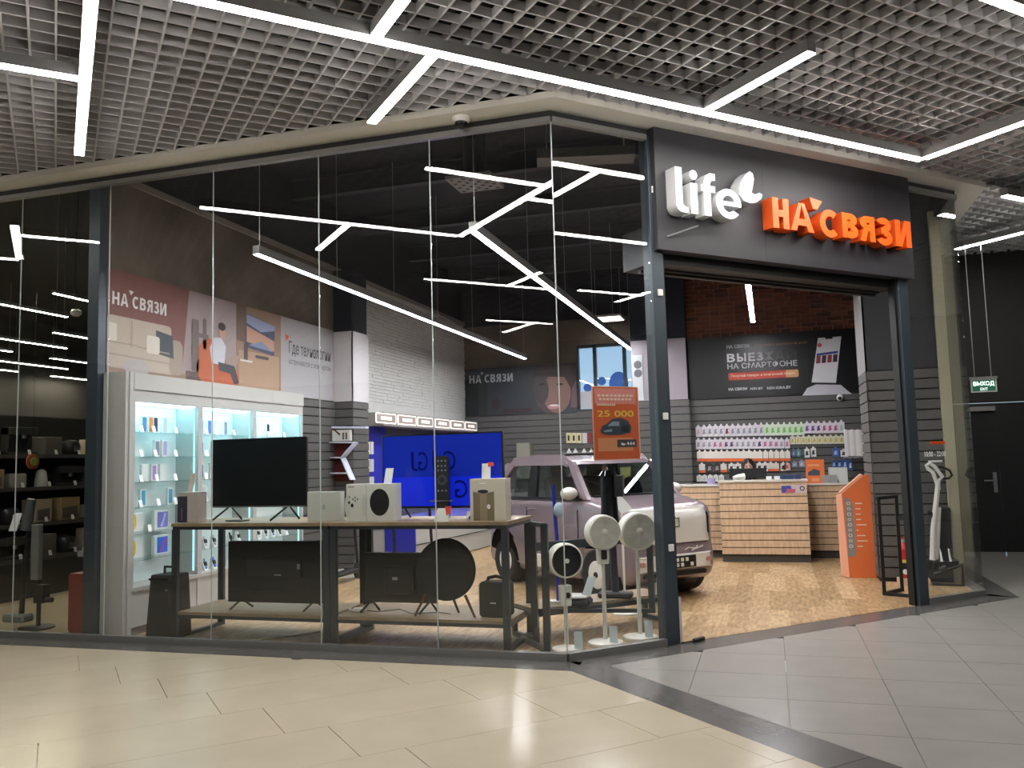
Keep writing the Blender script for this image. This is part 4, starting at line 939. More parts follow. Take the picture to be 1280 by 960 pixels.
decal(f_, [[(.20, .0), (.203, .0), (.203, .335), (.20, .335)], [(.02, .305), (.08, .305), (.08, .316), (.02, .316)]], mat('line_grey', '#8b8d88', .5), 'print', t, d=.001); decal(f_, [ell(.015, .14, .03, .1, 14), ell(.18, .14, .025, .1, 14)], mat('pad_white', '#c3c4bc', .45), 'pad_print', t, d=.0006)
tag(MB().prism([(-1.74, .37, TT+.335), (-1.665, .37, TT+.335), (-1.655, .40, TT+.47), (-1.73, .40, TT+.47)], (0, .004, 0)).build('price_tag', M_WP, None), 'white price card standing on the console box', 'price tag')
t = carton(-.90, -.575, .32, .47, TT, .36, mat('carton_ivory', '#cfc9b9', .45), 'speaker_box', 'ivory carton with a taupe hexagonal loudspeaker print')
f_ = Frame((-.90, .32, TT), (1, 0, 0)); decal(f_, [[(.03, .0), (.09, .0), (.09, .235), (.03, .25)], [(.155, .0), (.22, .0), (.22, .25), (.155, .235)]], mat('taupe', '#7d7159', .5), 'print', t, d=.001); decal(f_, [[(.09, .0), (.155, .0), (.155, .235), (.09, .235)]], mat('taupe_light', '#95886d', .5), 'print', t, d=.001)
decal(f_, [ell(.12, .25, .05, .016)], mat('dark_violet', '#41394a', .4), 'print', t, d=.002); decal(f_, [ell(.17, .12, .016, .02), [(.09, .315), (.15, .315), (.15, .324), (.09, .324)]], M_WP, 'print', t, d=.002)
t = thing('price_tag', 'white card with a red flag standing on the ivory speaker carton', 'price tag', loc=(-.78, .4, TT+.36)); MB().prism([(-.81, .38, TT+.36), (-.73, .38, TT+.36), (-.73, .40, TT+.49), (-.81, .40, TT+.49)], (0, .004, 0)).build('card', M_WP, t); MB().prism([(-.745, .375, TT+.46), (-.69, .375, TT+.47), (-.70, .375, TT+.50), (-.75, .375, TT+.50)], (0, .002, 0)).build('flag', mat('flag_red', '#e0563f', .5), t)
t = thing('price_tag', 'white folded card with a red flag before the blue screen', 'price tag', loc=(-1.2, .28, TT)); MB().prism([(-1.22, .27, TT), (-1.08, .27, TT), (-1.10, .31, TT+.11), (-1.20, .31, TT+.11)], (0, .02, 0)).build('card', M_CW, t); MB().prism([(-1.10, .26, TT+.05), (-1.06, .26, TT+.07), (-1.05, .26, TT+.13), (-1.11, .26, TT+.13)], (0, .002, 0)).build('flag', MATS['flag_red'], t)
for k, x in enumerate((-1.02, -.93)): tag(MB().prism([(x-.045, .66, TT), (x+.045, .66, TT), (x+.04, .68, TT+.06), (x-.04, .68, TT+.06)], (0, .01, 0)).build('price_tag', M_WP, None), 'small white leaning price card under the blue screen', 'price tag', 'price cards under the blue screen')
# blue screen television
Yb = .62; a = atY(477, 545, Yb); c = atY(628, 538, Yb); zb_ = atY(560, 635, Yb).z
E_BLUE = mat('screen_blue', '#1226c4', .15, emit=.5); E_BLUE2 = mat('screen_blue_dark', '#16299a', .15, emit=.35); E_BLUE3 = mat('screen_blue_deep', '#0a1470', .15, emit=.12)
t = thing('television', 'large television glowing blue with faint dark letters', 'television', loc=((a.x+c.x)/2, Yb, TT)); zt = (a.z+c.z)/2
B(a.x, c.x, Yb, Yb+.05, zb_, zt).build('panel', M_TV, t, bevel=.004); f_ = Frame((a.x, Yb, zb_), (1, 0, 0)); Wd, Hd = c.x-a.x, zt-zb_
decal(f_, [[(.012, .02), (Wd-.012, .02), (Wd-.012, Hd*.42), (.012, Hd*.42)]], E_BLUE, 'screen', t, d=.001); decal(f_, [[(.012, Hd*.42), (Wd-.012, Hd*.42), (Wd-.012, Hd-.015), (.012, Hd-.015)]], E_BLUE2, 'screen', t, d=.001)
text('J', f_, Wd*.25, Hd*.5, Wd*.055, Hd*.26, E_BLUE3, 'lettering', t, d=.003, mirror=True); text('G', f_, Wd*.31, Hd*.5, Wd*.08, Hd*.26, E_BLUE3, 'lettering', t, d=.003, mirror=True)
text('J', f_, Wd*.43, Hd*.5, Wd*.04, Hd*.26, E_BLUE3, 'lettering', t, d=.003, mirror=True); text('C', f_, Wd*.52, Hd*.5, Wd*.1, Hd*.26, E_BLUE3, 'lettering', t, d=.003, mirror=True); text('G', f_, Wd*.61, Hd*.13, Wd*.1, Hd*.24, E_BLUE3, 'lettering', t, d=.003, mirror=True)
for x in (a.x+.2, c.x-.2): MB().tube([(x-.1, Yb-.1, TT+.008), (x, Yb+.02, zb_+.03), (x+.02, Yb+.14, TT+.008)], .011, 6).build('foot', M_BLACK, t)
# oversize remote control display
a = atY(544, 570, .5); c = atY(560, 569, .5); zb_ = atY(552, 637, .5).z
t = thing('remote_display', 'oversize dark remote control standing before the blue screen', 'remote', loc=((a.x+c.x)/2, .5, TT)); M_REM = mat('remote_dark', '#23262c', .45)
MB().prism([(x, .5, z) for x, z in rrect(a.x, c.x, TT, a.z, .03, 3)], (0, .03, 0)).build('body', M_REM, t); f_ = Frame((a.x, .5, TT), (1, 0, 0)); Wd, Hd = c.x-a.x, a.z-TT
decal(f_, [ell(Wd*(.22+.28*i), Hd*q, .008, .008, 8) for i in range(3) for q in (.92, .84, .77)] + [ell(Wd*(.2+.3*i), Hd*.45, .008, .008, 8) for i in range(3)], mat('button_pale', '#9aa0a8', .4), 'button', t, d=.001)
decal(f_, [ell(Wd*.5, Hd*.62, Wd*.38, Wd*.38)], mat('ring_grey', '#4a4f57', .4), 'dial', t, d=.001); decal(f_, [ell(Wd*.5, Hd*.62, Wd*.2, Wd*.2)], M_REM, 'dial_centre', t, d=.003); B(a.x-.06, c.x+.04, .49, .54, TT+.16, TT+.17).build('bracket', M_STEEL, t)
# pale cable and power leads on the lower shelf
tag(MB().tube([(-2.0, .5, TS+.008), (-1.85, .45, TS+.01), (-1.7, .6, TS+.008), (-1.5, .4, TS+.01), (-1.3, .5, TS+.008), (-1.15, .45, TS+.008)], .004, 5).build('power_lead', mat('lead_grey', '#4c463f', .6), None), 'thin dark power lead lying on the lower shelf behind the disc speaker', 'cable')
t = thing('power_strip', 'small white power strip on the lower shelf beside the small television', 'power strip', loc=(-2.05, .5, TS)); B(-2.10, -1.98, .44, .50, TS, TS+.035).build('body', M_WHITE, t, bevel=.006); MB().tube([(-2.1, .47, TS+.015), (-2.17, .5, TS+.008), (-2.2, .6, TS+.008)], .005, 5).build('lead', M_WHITE, t)
tag(MB().tube([(-2.6, .75, .006), (-2.75, .5, .006), (-2.95, .32, .006), (-3.25, .15, .006), (-3.5, .1, .006)], .006, 6).build('floor_cable', mat('cable_cream', '#c9bd9e', .6), None), 'cream cable running over the floor under the first table', 'cable')
# black suitcase-like speaker standing on the floor behind the glass
t = thing('party_speaker', 'tall black party speaker standing on the floor beside the white cabinet', 'speaker', loc=(-3.98, .3, 0))
MB().hexa([(-4.10, .12, .0), (-3.82, .12, 0), (-3.80, .42, 0), (-4.08, .42, 0)], [(-4.07, .15, .60), (-3.83, .15, .60), (-3.82, .40, .60), (-4.05, .40, .60)]).build('body', mat('case_black', '#191a1b', .65), t, bevel=.03, seg=2)
MB().tube([(-4.0, .27, .58), (-4.0, .27, .66), (-3.88, .27, .66), (-3.88, .27, .58)], .014, 8).build('handle', M_BLACK, t, smooth=True); MB().ball((-3.87, .13, .46), .012).build('badge', M_STEEL, t); B(-4.06, -3.84, .118, .135, .55, .57).build('trim', M_GLOSS, t)

# ================================================================== DISPLAY WALL BEHIND (blue, along the stone wall)
M_BLUE = mat('display_blue', '#20279c', .5)
t = thing('display_bench', 'white and blue display bench with lit label boxes along the stone wall', 'display', loc=(-4.4, 7.8, 0))
XD = -4.3
B(WX+.02, XD+.02, 5.75, 10.3, 2.20, 2.42).build('header_board', mat('header_grey', '#8e8a84', .6), t)
B(WX+.02, WX+.06, 5.75, 10.3, .6, 2.2).build('back_panel', mat('display_back', '#55565e', .6), t); B(WX+.06, WX+.09, 5.75, 6.4, .6, 2.2).build('blue_panel', M_BLUE, t)
b = MB().prism([(WX+.02, 5.6, .02), (-3.72, 5.6, .02), (-3.35, 10.3, .02), (WX+.02, 10.3, .02)], (0, 0, .56)); b.build('bench', M_CABW, t)
b = MB().prism([(WX+.02, 5.58, .58), (-3.70, 5.58, .58), (-3.33, 10.32, .58), (WX+.02, 10.32, .58)], (0, 0, .10)); b.build('bench_top', mat('bench_lilac', '#6a6ccc', .4), t)
B(-4.2, -3.69, 5.56, 5.6, .02, .62).build('blue_end', M_BLUE, t)
MB().bar((-3.71, 5.6, .32), (-3.34, 10.3, .32), .012, .012).build('seam', M_GROOVE, t)
E_LBL = mat('label_lit', '#fff3ea', .4, emit=1.1); M_LBLB = mat('label_board', '#9a8f89', .5)
for k, (xa, xb, ya, yb) in enumerate(((470, 495, 515, 528.5), (497.5, 520, 518.5, 530), (522, 541, 521.5, 531.5), (544, 562, 523, 534), (563.5, 580, 525.5, 536), (581.5, 596, 527, 537))):
    p, q = atX(xa, yb, XD+.03), atX(xb, ya+(yb-ya)*.15, XD+.03)
    s_ = thing('label_box', 'lit white framed label box, %s in the row above the display bench' % ('first', 'second', 'third', 'fourth', 'fifth', 'last')[k], 'sign', loc=(XD+.02, p.y, 2.22), group='lit label boxes above the bench')
    f_ = Frame((XD+.02, p.y, 2.235), (0, 1, 0)); W_l = q.y-p.y
    MB().prism([f_.p(x, y) for x, y in rrect(0, W_l, 0, .165, .03)], f_.n*.012).build('frame', E_LBL, s_); MB().prism([f_.p(x, y, .012) for x, y in rrect(.025, W_l-.025, .018, .147, .02)], f_.n*.004).build('field', M_LBLB, s_)
    decal(f_, [[(W_l*(.22+.08*i), .055), (W_l*(.22+.08*i)+W_l*.05, .055), (W_l*(.22+.08*i)+W_l*.05, .11), (W_l*(.22+.08*i), .11)] for i in range(7)], E_LBL, 'lettering', s_, d=.017)
# small hanging packs beside the blue panel
for r_ in range(3):
    for k in range(3):
        y = 5.68 + k*.12; z = 1.75 - r_*.28
        tag(inst('accessory_pack', ph_mesh.setdefault('acc', MB().box(0, .02, -.045, .045, 0, .2).mesh('accessory_pack', mat('pack_white', '#c9c6c4', .5))), None, (WX+.12, y, z)), 'white accessory pack on the pegs beside the blue panel', 'package', 'packs beside the blue panel') if k < 2 else None
# hexagonal pale blue shelf on the slatted column and robot vacuum below
M_HEX = mat('shelf_pale_blue', '#d3d9ea', .3); M_RED = mat('dark_red', '#5a1614', .5)
t = thing('hex_shelf', 'pale angular shelf with dark red back on the slatted column', 'shelf', loc=(-4.4, 4.6, 1.3))
yp = 4.62
def hp(x, y): v = atY(x, y, yp); return (v.x, v.z)
q = [hp(411, 553), hp(440, 553), hp(425, 572), hp(437, 602), hp(411, 602)]
MB().prism([(x, yp+.14, z) for x, z in q], (0, .02, 0)).build('back_panel', M_RED, t)
for p1, p2 in ((hp(401, 553), hp(441, 553)), (hp(441, 553), hp(425, 572)), (hp(411, 572), hp(425, 572)), (hp(425, 572), hp(437, 600)), (hp(411, 591.5), hp(433, 591.5))):
    MB().bar((p1[0], yp+.07, p1[1]), (p2[0], yp+.07, p2[1]), .15, .018, up=(0, 0, 1) if abs(p1[1]-p2[1]) < .02 else (0, 1, 0)).build('shelf_edge', M_HEX, t) if abs(p1[1]-p2[1]) < .02 else MB().prism([(p1[0], yp, p1[1]), (p1[0]+.02, yp, p1[1]), (p2[0]+.02, yp, p2[1]), (p2[0], yp, p2[1])], (0, .15, 0)).build('shelf_edge', M_HEX, t)
a, c = hp(412, 534), hp(455, 534); tag(MB().bar((a[0], yp+.1, a[1]), (c[0], yp+.1, c[1]), .1, .03).build('straight_ledge', M_HEX, None), 'straight pale ledge above the angular shelf', 'shelf')
a = hp(414, 552.5); t = thing('camera_box', 'white boxes with a red stripe standing on the angular shelf', 'box', loc=(a[0], yp+.06, a[1])); c = hp(436, 537)
B(a[0], c[0], yp+.03, yp+.1, a[1]+.012, c[1]).build('carton', M_CW, t); f_ = Frame((a[0], yp+.03, a[1]+.012), (1, 0, 0)); decal(f_, [[(.02, .17), (.05, .17), (.14, .1), (.12, .08)]], M_RED, 'stripe', t, d=.001); decal(f_, [[(.17, .02), (.2, .02), (.2, .12), (.17, .12)], [(.22, .02), (.25, .02), (.25, .12), (.22, .12)]], mat('print_g', '#6b5c58', .5), 'print', t, d=.001)
p = atZ(435, 720, 0); t = thing('robot_vacuum', 'white robot vacuum with a dock on the floor by the slatted column', 'vacuum', loc=(p.x, p.y, 0))
MB().lathe([(.16, .02), (.17, .05), (.16, .09), (.06, .10)], (p.x, p.y, 0), 24).build('body', M_WHITE, t, smooth=True); MB().lathe([(.06, .1), (.055, .12)], (p.x, p.y, 0), 16).build('turret', M_BLACK, t); B(p.x-.2, p.x+.22, p.y-.2, p.y+.2, 0, .02).build('mat', M_WHITE, t)
# exercise machine and scooters seen between the tables, standing by the column
M_SCO = mat('scooter_black', '#17191b', .45)
for k, (x, y) in enumerate(((-4.02, 3.85), (-3.5, 4.0), (-2.98, 4.1))):
    t = thing('kick_scooter', 'black electric kick scooter parked by the slatted column, %s' % ('nearest the cabinets', 'in the middle', 'nearest the column')[k], 'scooter', loc=(x, y, 0), group='scooters by the column')
    MB().box(x-.08, x+.08, y-.35, y+.35, .10, .15).build('deck', M_SCO, t, bevel=.01)
    for yy in (-.45, .45): MB().lathe([(.02, -.02), (.09, -.025), (.11, -.015), (.11, .015), (.09, .025), (.02, .02)], (x, y+yy, .11), 20, 'X').build('wheel', M_BLACK, t, smooth=True)
    MB().tube([(x, y+.45, .12), (x, y+.42, .3), (x, y+.32, 1.12)], .022, 8).build('stem', M_SCO, t, smooth=True); MB().tube([(x-.24, y+.28, 1.12), (x-.1, y+.32, 1.14), (x+.1, y+.32, 1.14), (x+.24, y+.28, 1.12)], .015, 8).build('handlebar', M_SCO, t, smooth=True)
    MB().box(x-.05, x+.05, y+.28, y+.34, 1.14, 1.18).build('display', M_GLOSS, t)
# ================================================================== THE LILAC CITY CAR
M_CAR = mat('car_lilac', '#8e7d83', .3, metal=.25, coat=.8); M_CARW = mat('car_white', '#dcd9d2', .3, coat=.6); M_TYRE = mat('tyre', '#17171a', .85); M_CGL = glass('car_glass', '#c6cfce', 1.1)
M_TRIM = mat('car_trim', '#141518', .4); M_SEAT = mat('seat_beige', '#a39a8c', .8); M_CHROME = mat('chrome', '#d5d5d3', .12, metal=1.)
car = thing('city_car', 'small lilac city car with white front panel behind the fans', 'car', loc=(-1.33, 4.66, 0), rz=math.radians(-42.2))
W2 = .735
def plan(x, y, z):   # rounds the nose and tail in plan, leans the upper body inwards
    k = 1.
    if x > 1.9: k -= .17 * ((x-1.9)/.63)**2.2
    if x < .1: k -= .13 * ((.1-x)/.6)**2.4
    if z > 1.0: k -= .16 * min(1, (z-1.0)/.6)
    if z < .35: k -= .05 * (.35-z)/.15
    return Vector((x, y*k, z))
def loft(outline, w, r, name, m, seg=4, smooth=True):
    # closed side outline swept over the width with rounded side edges
    n = len(outline); b = MB(); loops = []
    def inset(d):
        out = []
        for i in range(n):
            p0, p1, p2 = Vector(outline[i-1]), Vector(outline[i]), Vector(outline[(i+1) % n])
            e1 = (p1-p0).normalized(); e2 = (p2-p1).normalized(); nn = Vector((-(e1.y+e2.y), e1.x+e2.x))
            nn = nn.normalized() if nn.length > 1e-6 else Vector((-e1.y, e1.x)); c = max(.5, nn.dot(Vector((-e1.y, e1.x)))); out.append(p1 + nn*(d/c))
        return out
    ys = []
    for i in range(seg+1):
        a = math.pi/2*i/seg; ys.append((w - r + r*math.sin(a), r*(1-math.cos(a))))
    prof = [(-y, d) for y, d in reversed(ys)] + [(-w*.5, 0), (0, 0), (w*.5, 0)] + ys
    for y, d in prof:
        L_ = inset(d) if d > 1e-5 else [Vector(p) for p in outline]
        loops.append([plan(p.x, y, p.y) for p in L_])
    vs = [v for L_ in loops for v in L_]; fs = []
    for i in range(len(loops)-1):
        for j in range(n): fs.append((i*n+j, i*n+(j+1) % n, (i+1)*n+(j+1) % n, (i+1)*n+j))
    fs += [tuple(range(n-1, -1, -1)), tuple(range((len(loops)-1)*n, len(loops)*n))]
    b.add(vs, fs); return b.build(name, m, car, smooth=smooth, world=False)
def arch(cx, r, a0=180, a1=0, n=10): return [(cx + r*math.cos(math.radians(a0+(a1-a0)*i/n)), .29 + r*math.sin(math.radians(a0+(a1-a0)*i/n))) for i in range(n+1)]
low = [(-.47, .24), (-.34, .20)] + arch(0, .335, 195, -15) + [(.42, .19), (1.6, .19)] + arch(2.0, .335, 195, -15) + [(2.40, .20), (2.50, .25), (2.535, .36), (2.53, .52), (2.50, .60), (2.495, .90), (2.45, 1.0), (2.36, 1.055), (2.05, 1.11), (1.80, 1.15), (1.2, 1.13), (.2, 1.13), (-.36, 1.14), (-.46, 1.02), (-.49, .8), (-.50, .45)]
loft(low, W2, .10, 'body', M_CAR)
loft([(-.05, 1.50), (.15, 1.535), (.7, 1.56), (1.3, 1.55), (1.48, 1.52), (1.46, 1.56), (1.30, 1.605), (.8, 1.63), (.3, 1.615), (0.0, 1.56)], W2-.02, .09, 'roof', M_CAR)
def side(x, z, s, off=0.): v = plan(x, s*(W2+off), z); return v
for s in (-1, 1):
    # pillars: A, B, C
    MB().prism([side(1.78, 1.12, s), side(1.90, 1.12, s), side(1.50, 1.555, s), side(1.40, 1.555, s)], Vector((0, -s*.06, 0))).build('windscreen_pillar', M_CAR, car, world=False)
    MB().prism([side(.60, 1.12, s, -.012), side(.80, 1.12, s, -.012), side(.74, 1.56, s, -.012), side(.58, 1.56, s, -.012)], Vector((0, -s*.04, 0))).build('centre_pillar', M_TRIM, car, world=False)
    MB().prism([side(-.47, 1.05, s), side(-.02, 1.10, s), side(-.06, 1.2, s), side(.02, 1.36, s), side(.22, 1.55, s), side(-.02, 1.555, s), side(-.2, 1.44, s), side(-.38, 1.25, s)], Vector((0, -s*.08, 0))).build('rear_pillar', M_CAR, car, world=False)
    MB().prism([side(.2, 1.515, s, .004), side(1.42, 1.515, s, .004), side(1.36, 1.57, s, .004), side(.26, 1.57, s, .004)], Vector((0, -s*.03, 0))).build('door_frame', M_CAR, car, world=False)
    MB().face([side(.78, 1.13, s, -.02), side(1.78, 1.13, s, -.02), side(1.42, 1.54, s, -.02), side(.74, 1.54, s, -.02)]).build('door_window', M_CGL, car, world=False, fix=False)
    MB().face([side(-.04, 1.12, s, -.02), side(.62, 1.13, s, -.02), side(.60, 1.54, s, -.02), side(.24, 1.54, s, -.02), side(.0, 1.34, s, -.02)]).build('quarter_window', M_CGL, car, world=False, fix=False)
    # black sill line of the windows, door gaps, handle, step plate
    MB().prism([side(-.02, 1.10, s, .004), side(1.80, 1.11, s, .004), side(1.80, 1.135, s, .004), side(-.02, 1.125, s, .004)], Vector((0, -s*.02, 0))).build('window_seal', M_TRIM, car, world=False)
    for x in (.62, 1.72):
        MB().prism([side(x, .34, s, .0015), side(x+.008, .34, s, .0015), side(x+.008, 1.0, s, .0015), side(x, 1.0, s, .0015)], Vector((0, -s*.01, 0))).build('door_gap', M_TRIM, car, world=False)
    MB().bar(side(.68, .97, s, .02), side(.86, .985, s, .02), .03, .028).build('door_handle', M_CAR, car, world=False, bevel=.008)
    MB().prism([side(x, z, s, -.02) for x, z in rrect(.58, 1.42, .28, .44, .05)], Vector((0, s*.04, 0))).build('side_panel', M_CARW, car, world=False, bevel=.008)
    v = side(1.66, 1.19, s, .10); MB().ball(v, (.085, .11, .075), 18, 12).build('mirror', M_CARW, car, world=False, smooth=True); MB().bar(side(1.68, 1.13, s, -.02), v, .05, .04).build('mirror_arm', M_TRIM, car, world=False)
    for cx in (0, 2.0):
        w_ = MB().lathe([(.16, -.07), (.25, -.085), (.285, -.06), (.29, 0), (.285, .06), (.25, .085), (.16, .07)], (cx, s*.62, .29), 32, 'Y').build('tyre', M_TYRE, car, smooth=True, world=False)
        MB().lathe([(.17, 0), (.175, s*.05), (.15, s*.062), (.05, s*.07), (.01, s*.07)], (cx, s*.63, .29), 28, 'Y').build('wheel_disc', M_CARW, w_, smooth=True, world=False)
        MB().lathe([(.035, 0), (.03, s*.012)], (cx, s*.70, .29), 16, 'Y').build('hub_cap', M_TRIM, w_, world=False)
        MB().cyl((cx, s*.35, .29), (cx, s*.54, .29), .31, n=24).build('wheel_well', M_TRIM, car, world=False)
# windscreen and rear window
MB().face([plan(1.82, -.60, 1.15), plan(1.82, .60, 1.15), plan(1.45, .60, 1.545), plan(1.45, -.60, 1.545)]).build('windscreen', M_CGL, car, world=False, fix=False)
MB().face([plan(-.40, -.55, 1.15), plan(-.40, .55, 1.15), plan(-.03, .55, 1.53), plan(-.03, -.55, 1.53)]).build('rear_window', M_CGL, car, world=False, fix=False)
B(1.62, 1.86, -.58, .58, 1.12, 1.155).build('dashboard', M_TRIM, car, world=False)
MB().bar((1.86, -.1, 1.155), (1.62, -.55, 1.34), .02, .015).build('wiper', M_TRIM, car, world=False)
for y in (-.3, .3):
    MB().prism([(.72, y-.2, 1.0), (.86, y-.2, 1.0), (.76, y-.2, 1.36), (.66, y-.2, 1.36)], (0, .4, 0)).build('seat_back', M_SEAT, car, world=False, bevel=.03, seg=2)
    MB().prism([(.66, y-.11, 1.36), (.74, y-.11, 1.36), (.72, y-.11, 1.5), (.65, y-.11, 1.5)], (0, .22, 0)).build('head_rest', M_SEAT, car, world=False, bevel=.02, seg=2)
MB().lathe([(.16, 0), (.18, .01), (.17, .03)], (1.42, .3, 1.17), 20, 'X').build('steering_wheel', M_TRIM, car, world=False)
# nose: white panel, lamps, emblem, bumper, plate, script
def nose(y, z, d=0.):   # surface of the nose at width y and height z
    x = 2.50 if z < .9 else 2.50 - .55*(z-.9)
    x = 2.53 if z < .56 else x
    q = max(0., (abs(y)-.47)/.15); return Vector((x + d - .10*q*q, y, z))
def nose_panel(y0, y1, z0, z1, m, name, d0=.0, d1=.025, r=.05):
    b = MB(); N = 10; pts = rrect(y0, y1, z0, z1, r, 4)
    ring = [nose(y, z, d1) for y, z in pts]; base = [nose(y, z, d0-.05) for y, z in pts]; cy, cz = (y0+y1)/2, (z0+z1)/2
    rings = [base, ring] + [[nose(cy+(y-cy)*k, cz+(z-cz)*k, d1+.004) for y, z in pts] for k in (.95, .8, .6, .4, .2, .02)]
    n = len(pts); vs = [v for R_ in rings for v in R_]; fs = [(i*n+j, i*n+(j+1) % n, (i+1)*n+(j+1) % n, (i+1)*n+j) for i in range(len(rings)-1) for j in range(n)]
    fs.append(tuple(range((len(rings)-1)*n, len(rings)*n)))
    return b.add(vs, fs).build(name, m, car, smooth=True, world=False)
nose_panel(-.615, .615, .62, 1.02, M_CARW, 'front_panel', d1=.022, r=.09)
nose_panel(-.61, .61, .33, .51, M_CARW, 'bumper', d1=.02, r=.04)
for s in (-1, 1):
    l = nose_panel(s*.555-.04, s*.555+.04, .70, .95, M_GLOSS, 'headlamp', d1=.032, r=.04); l2 = nose_panel(s*.555-.02, s*.555+.02, .77, .89, M_CHROME, 'lamp_lens', d1=.036, r=.02); l2.parent = l
    nose_panel(s*.49-.05, s*.49+.05, .40, .45, mat('lamp_amber', '#b58a7a', .3), 'marker_lamp', d1=.03, r=.02)
for (y0, y1, z0, z1) in ((-.08, .08, .80, .812), (-.08, .08, .898, .91), (-.08, -.068, .80, .91), (.068, .08, .80, .91)):
    nose_panel(y0, y1, z0, z1, M_CHROME, 'emblem', d1=.036, r=.004)
pln = nose_panel(-.28, .28, .355, .485, M_BLACK, 'plate', d1=.034, r=.008)
for i in range(7):
    for j in range(2):
        if (i*3+j) % 4 != 3: q = nose_panel(-.23+.07*i, -.23+.07*i+.04, .37+.055*j, .37+.055*j+.04, M_CARW, 'plate_mark', d1=.040, r=.004); q.parent = pln
nose_panel(-.45, .45, .27, .315, M_TRIM, 'lower_grille', d1=.012, r=.015)
MB().tube([nose(.12, .55, .035), nose(.2, .565, .035), nose(.3, .553, .035), nose(.42, .57, .03)], .006, 5).build('script_badge', M_CARW, car, world=False)
MB().tube([nose(.22, .535, .035), nose(.29, .558, .035), nose(.33, .58, .035)], .005, 5).build('script_badge', M_CARW, car, world=False)

# ================================================================== THREE WHITE FANS IN THE GLASS CORNER
M_FAN = mat('fan_ivory', '#e9e7dd', .35); M_FAND = mat('fan_display', '#14161a', .12); M_FANG = mat('fan_grille', '#e6e4d9', .4); M_FANIN = mat('fan_inner', '#c9c7bc', .5)
def fan(base, zc, r, zpanel, lab, dark=False, rb=.155, neck=True, face=(0.62, -1.)):
    x, y = base; d = Vector((face[0], face[1], 0)).normalized(); sd = Vector((-d.y, d.x, 0))
    t = thing('pedestal_fan', lab, 'fan', loc=(x, y, 0), group='white fans in the glass corner')
    MB().lathe([(rb*.98, 0), (rb, .012), (rb*.96, .03), (rb*.3, .042), (.03, .05)], (x, y, 0), 32).build('base', M_FAN, t, smooth=True)
    MB().cyl((x, y, .04), (x, y, zpanel), .019, .017, n=14).build('pole', M_FAN, t, smooth=True)
    if neck: MB().prism([Vector((x, y, zpanel-.02)) + sd*a + d*.035 for a in (-.045, .045)] + [Vector((x, y, zpanel+.15)) + sd*a + d*.035 for a in (.05, -.05)], -d*.07).build('neck', M_FAN, t, bevel=.012, seg=2)
    nk = Vector((x, y, zpanel+.07)) + d*.036
    if dark: MB().cyl(nk + sd*.012, nk + sd*.012 + d*.006, .024, n=16).build('control_knob', M_FAND, t)
    elif neck: MB().prism([nk + sd*a + Vector((0, 0, b_)) for a, b_ in rrect(-.026, .026, -.05, .05, .012, 3)], d*.004).build('control_panel', M_FAND, t)
    c = Vector((x, y, zc)) + d*.02
    Mx = Matrix((sd, Vector((0, 0, 1)), d)).transposed().to_4x4(); Mx.translation = c
    def L(prof, name, m, n=40): 
        b_ = MB(); b_.M = Mx; b_.lathe(prof, (0, 0, 0), n); return b_.build(name, m, t, smooth=True)
    L([(r*.35, -.13), (r*.8, -.11), (r*.98, -.06), (r, .0), (r*.98, .05), (r*.9, .062), (r*.88, .05), (r*.86, .02), (.01, .02)], 'head', M_FAN)
    if dark:
        L([(r*.88, .05), (r*.86, .056), (.01, .058)], 'front_screen', M_FAND); L([(.02, .058), (.02, .063), (.004, .064)], 'emblem', M_FANG, 16)
    else:
        for k in range(1, 12):
            rr = r*(.18 + .062*k); b_ = MB(); b_.M = Mx
            b_.tube([(rr*math.cos(a*math.pi/15), rr*math.sin(a*math.pi/15), .058) for a in range(31)], .0036, 4); b_.build('grille_ring', M_FANG, t)
        b_ = MB(); b_.M = Mx
        for k in range(24):
            a = k*math.pi/12; b_.bar((r*.14*math.cos(a), r*.14*math.sin(a), .06), (r*.9*math.cos(a+.25), r*.9*math.sin(a+.25), .055), .003, .003)
        b_.build('grille_spokes', M_FANG, t)
        b_ = MB(); b_.M = Mx
        for k in range(5):
            a = k*2*math.pi/5; b_.prism([(r*.1*math.cos(a), r*.1*math.sin(a), .03), (r*.78*math.cos(a-.2), r*.78*math.sin(a-.2), .025), (r*.8*math.cos(a+.45), r*.8*math.sin(a+.45), .04), (r*.12*math.cos(a+.9), r*.12*math.sin(a+.9), .04)], (0, 0, .004))
        b_.build('blades', M_FANIN, t); L([(r*.2, .03), (r*.2, .062), (r*.17, .066), (.004, .068)], 'hub', M_FAN, 24); L([(r*.1, .066), (r*.09, .07), (.004, .071)], 'emblem', M_FANG, 20)
    return t
fan((-.085, .338), .745, .145, .39, 'small white fan with a black round front screen', dark=True, rb=.125)
fan((.185, .631), .951, .150, .70, 'middle white pedestal fan with wire grille and control panel')
fan((.442, .903), .936, .168, .85, 'largest white pedestal fan next to the dark entrance post', neck=False)
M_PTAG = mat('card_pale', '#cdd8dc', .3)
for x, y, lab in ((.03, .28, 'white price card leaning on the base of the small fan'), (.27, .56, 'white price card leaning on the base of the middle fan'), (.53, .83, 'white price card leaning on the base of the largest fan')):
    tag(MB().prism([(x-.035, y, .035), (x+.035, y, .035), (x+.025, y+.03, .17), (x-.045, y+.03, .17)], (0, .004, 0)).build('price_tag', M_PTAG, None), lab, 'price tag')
tag(MB().tube([(.62, .98, .3), (.60, .97, .5), (.585, .96, .38), (.605, .975, .62), (.62, .985, .33), (.61, .98, .55)], .006, 6).build('coiled_cable', M_WHITE, None), 'coiled white power cord hanging between the fans', 'cable')

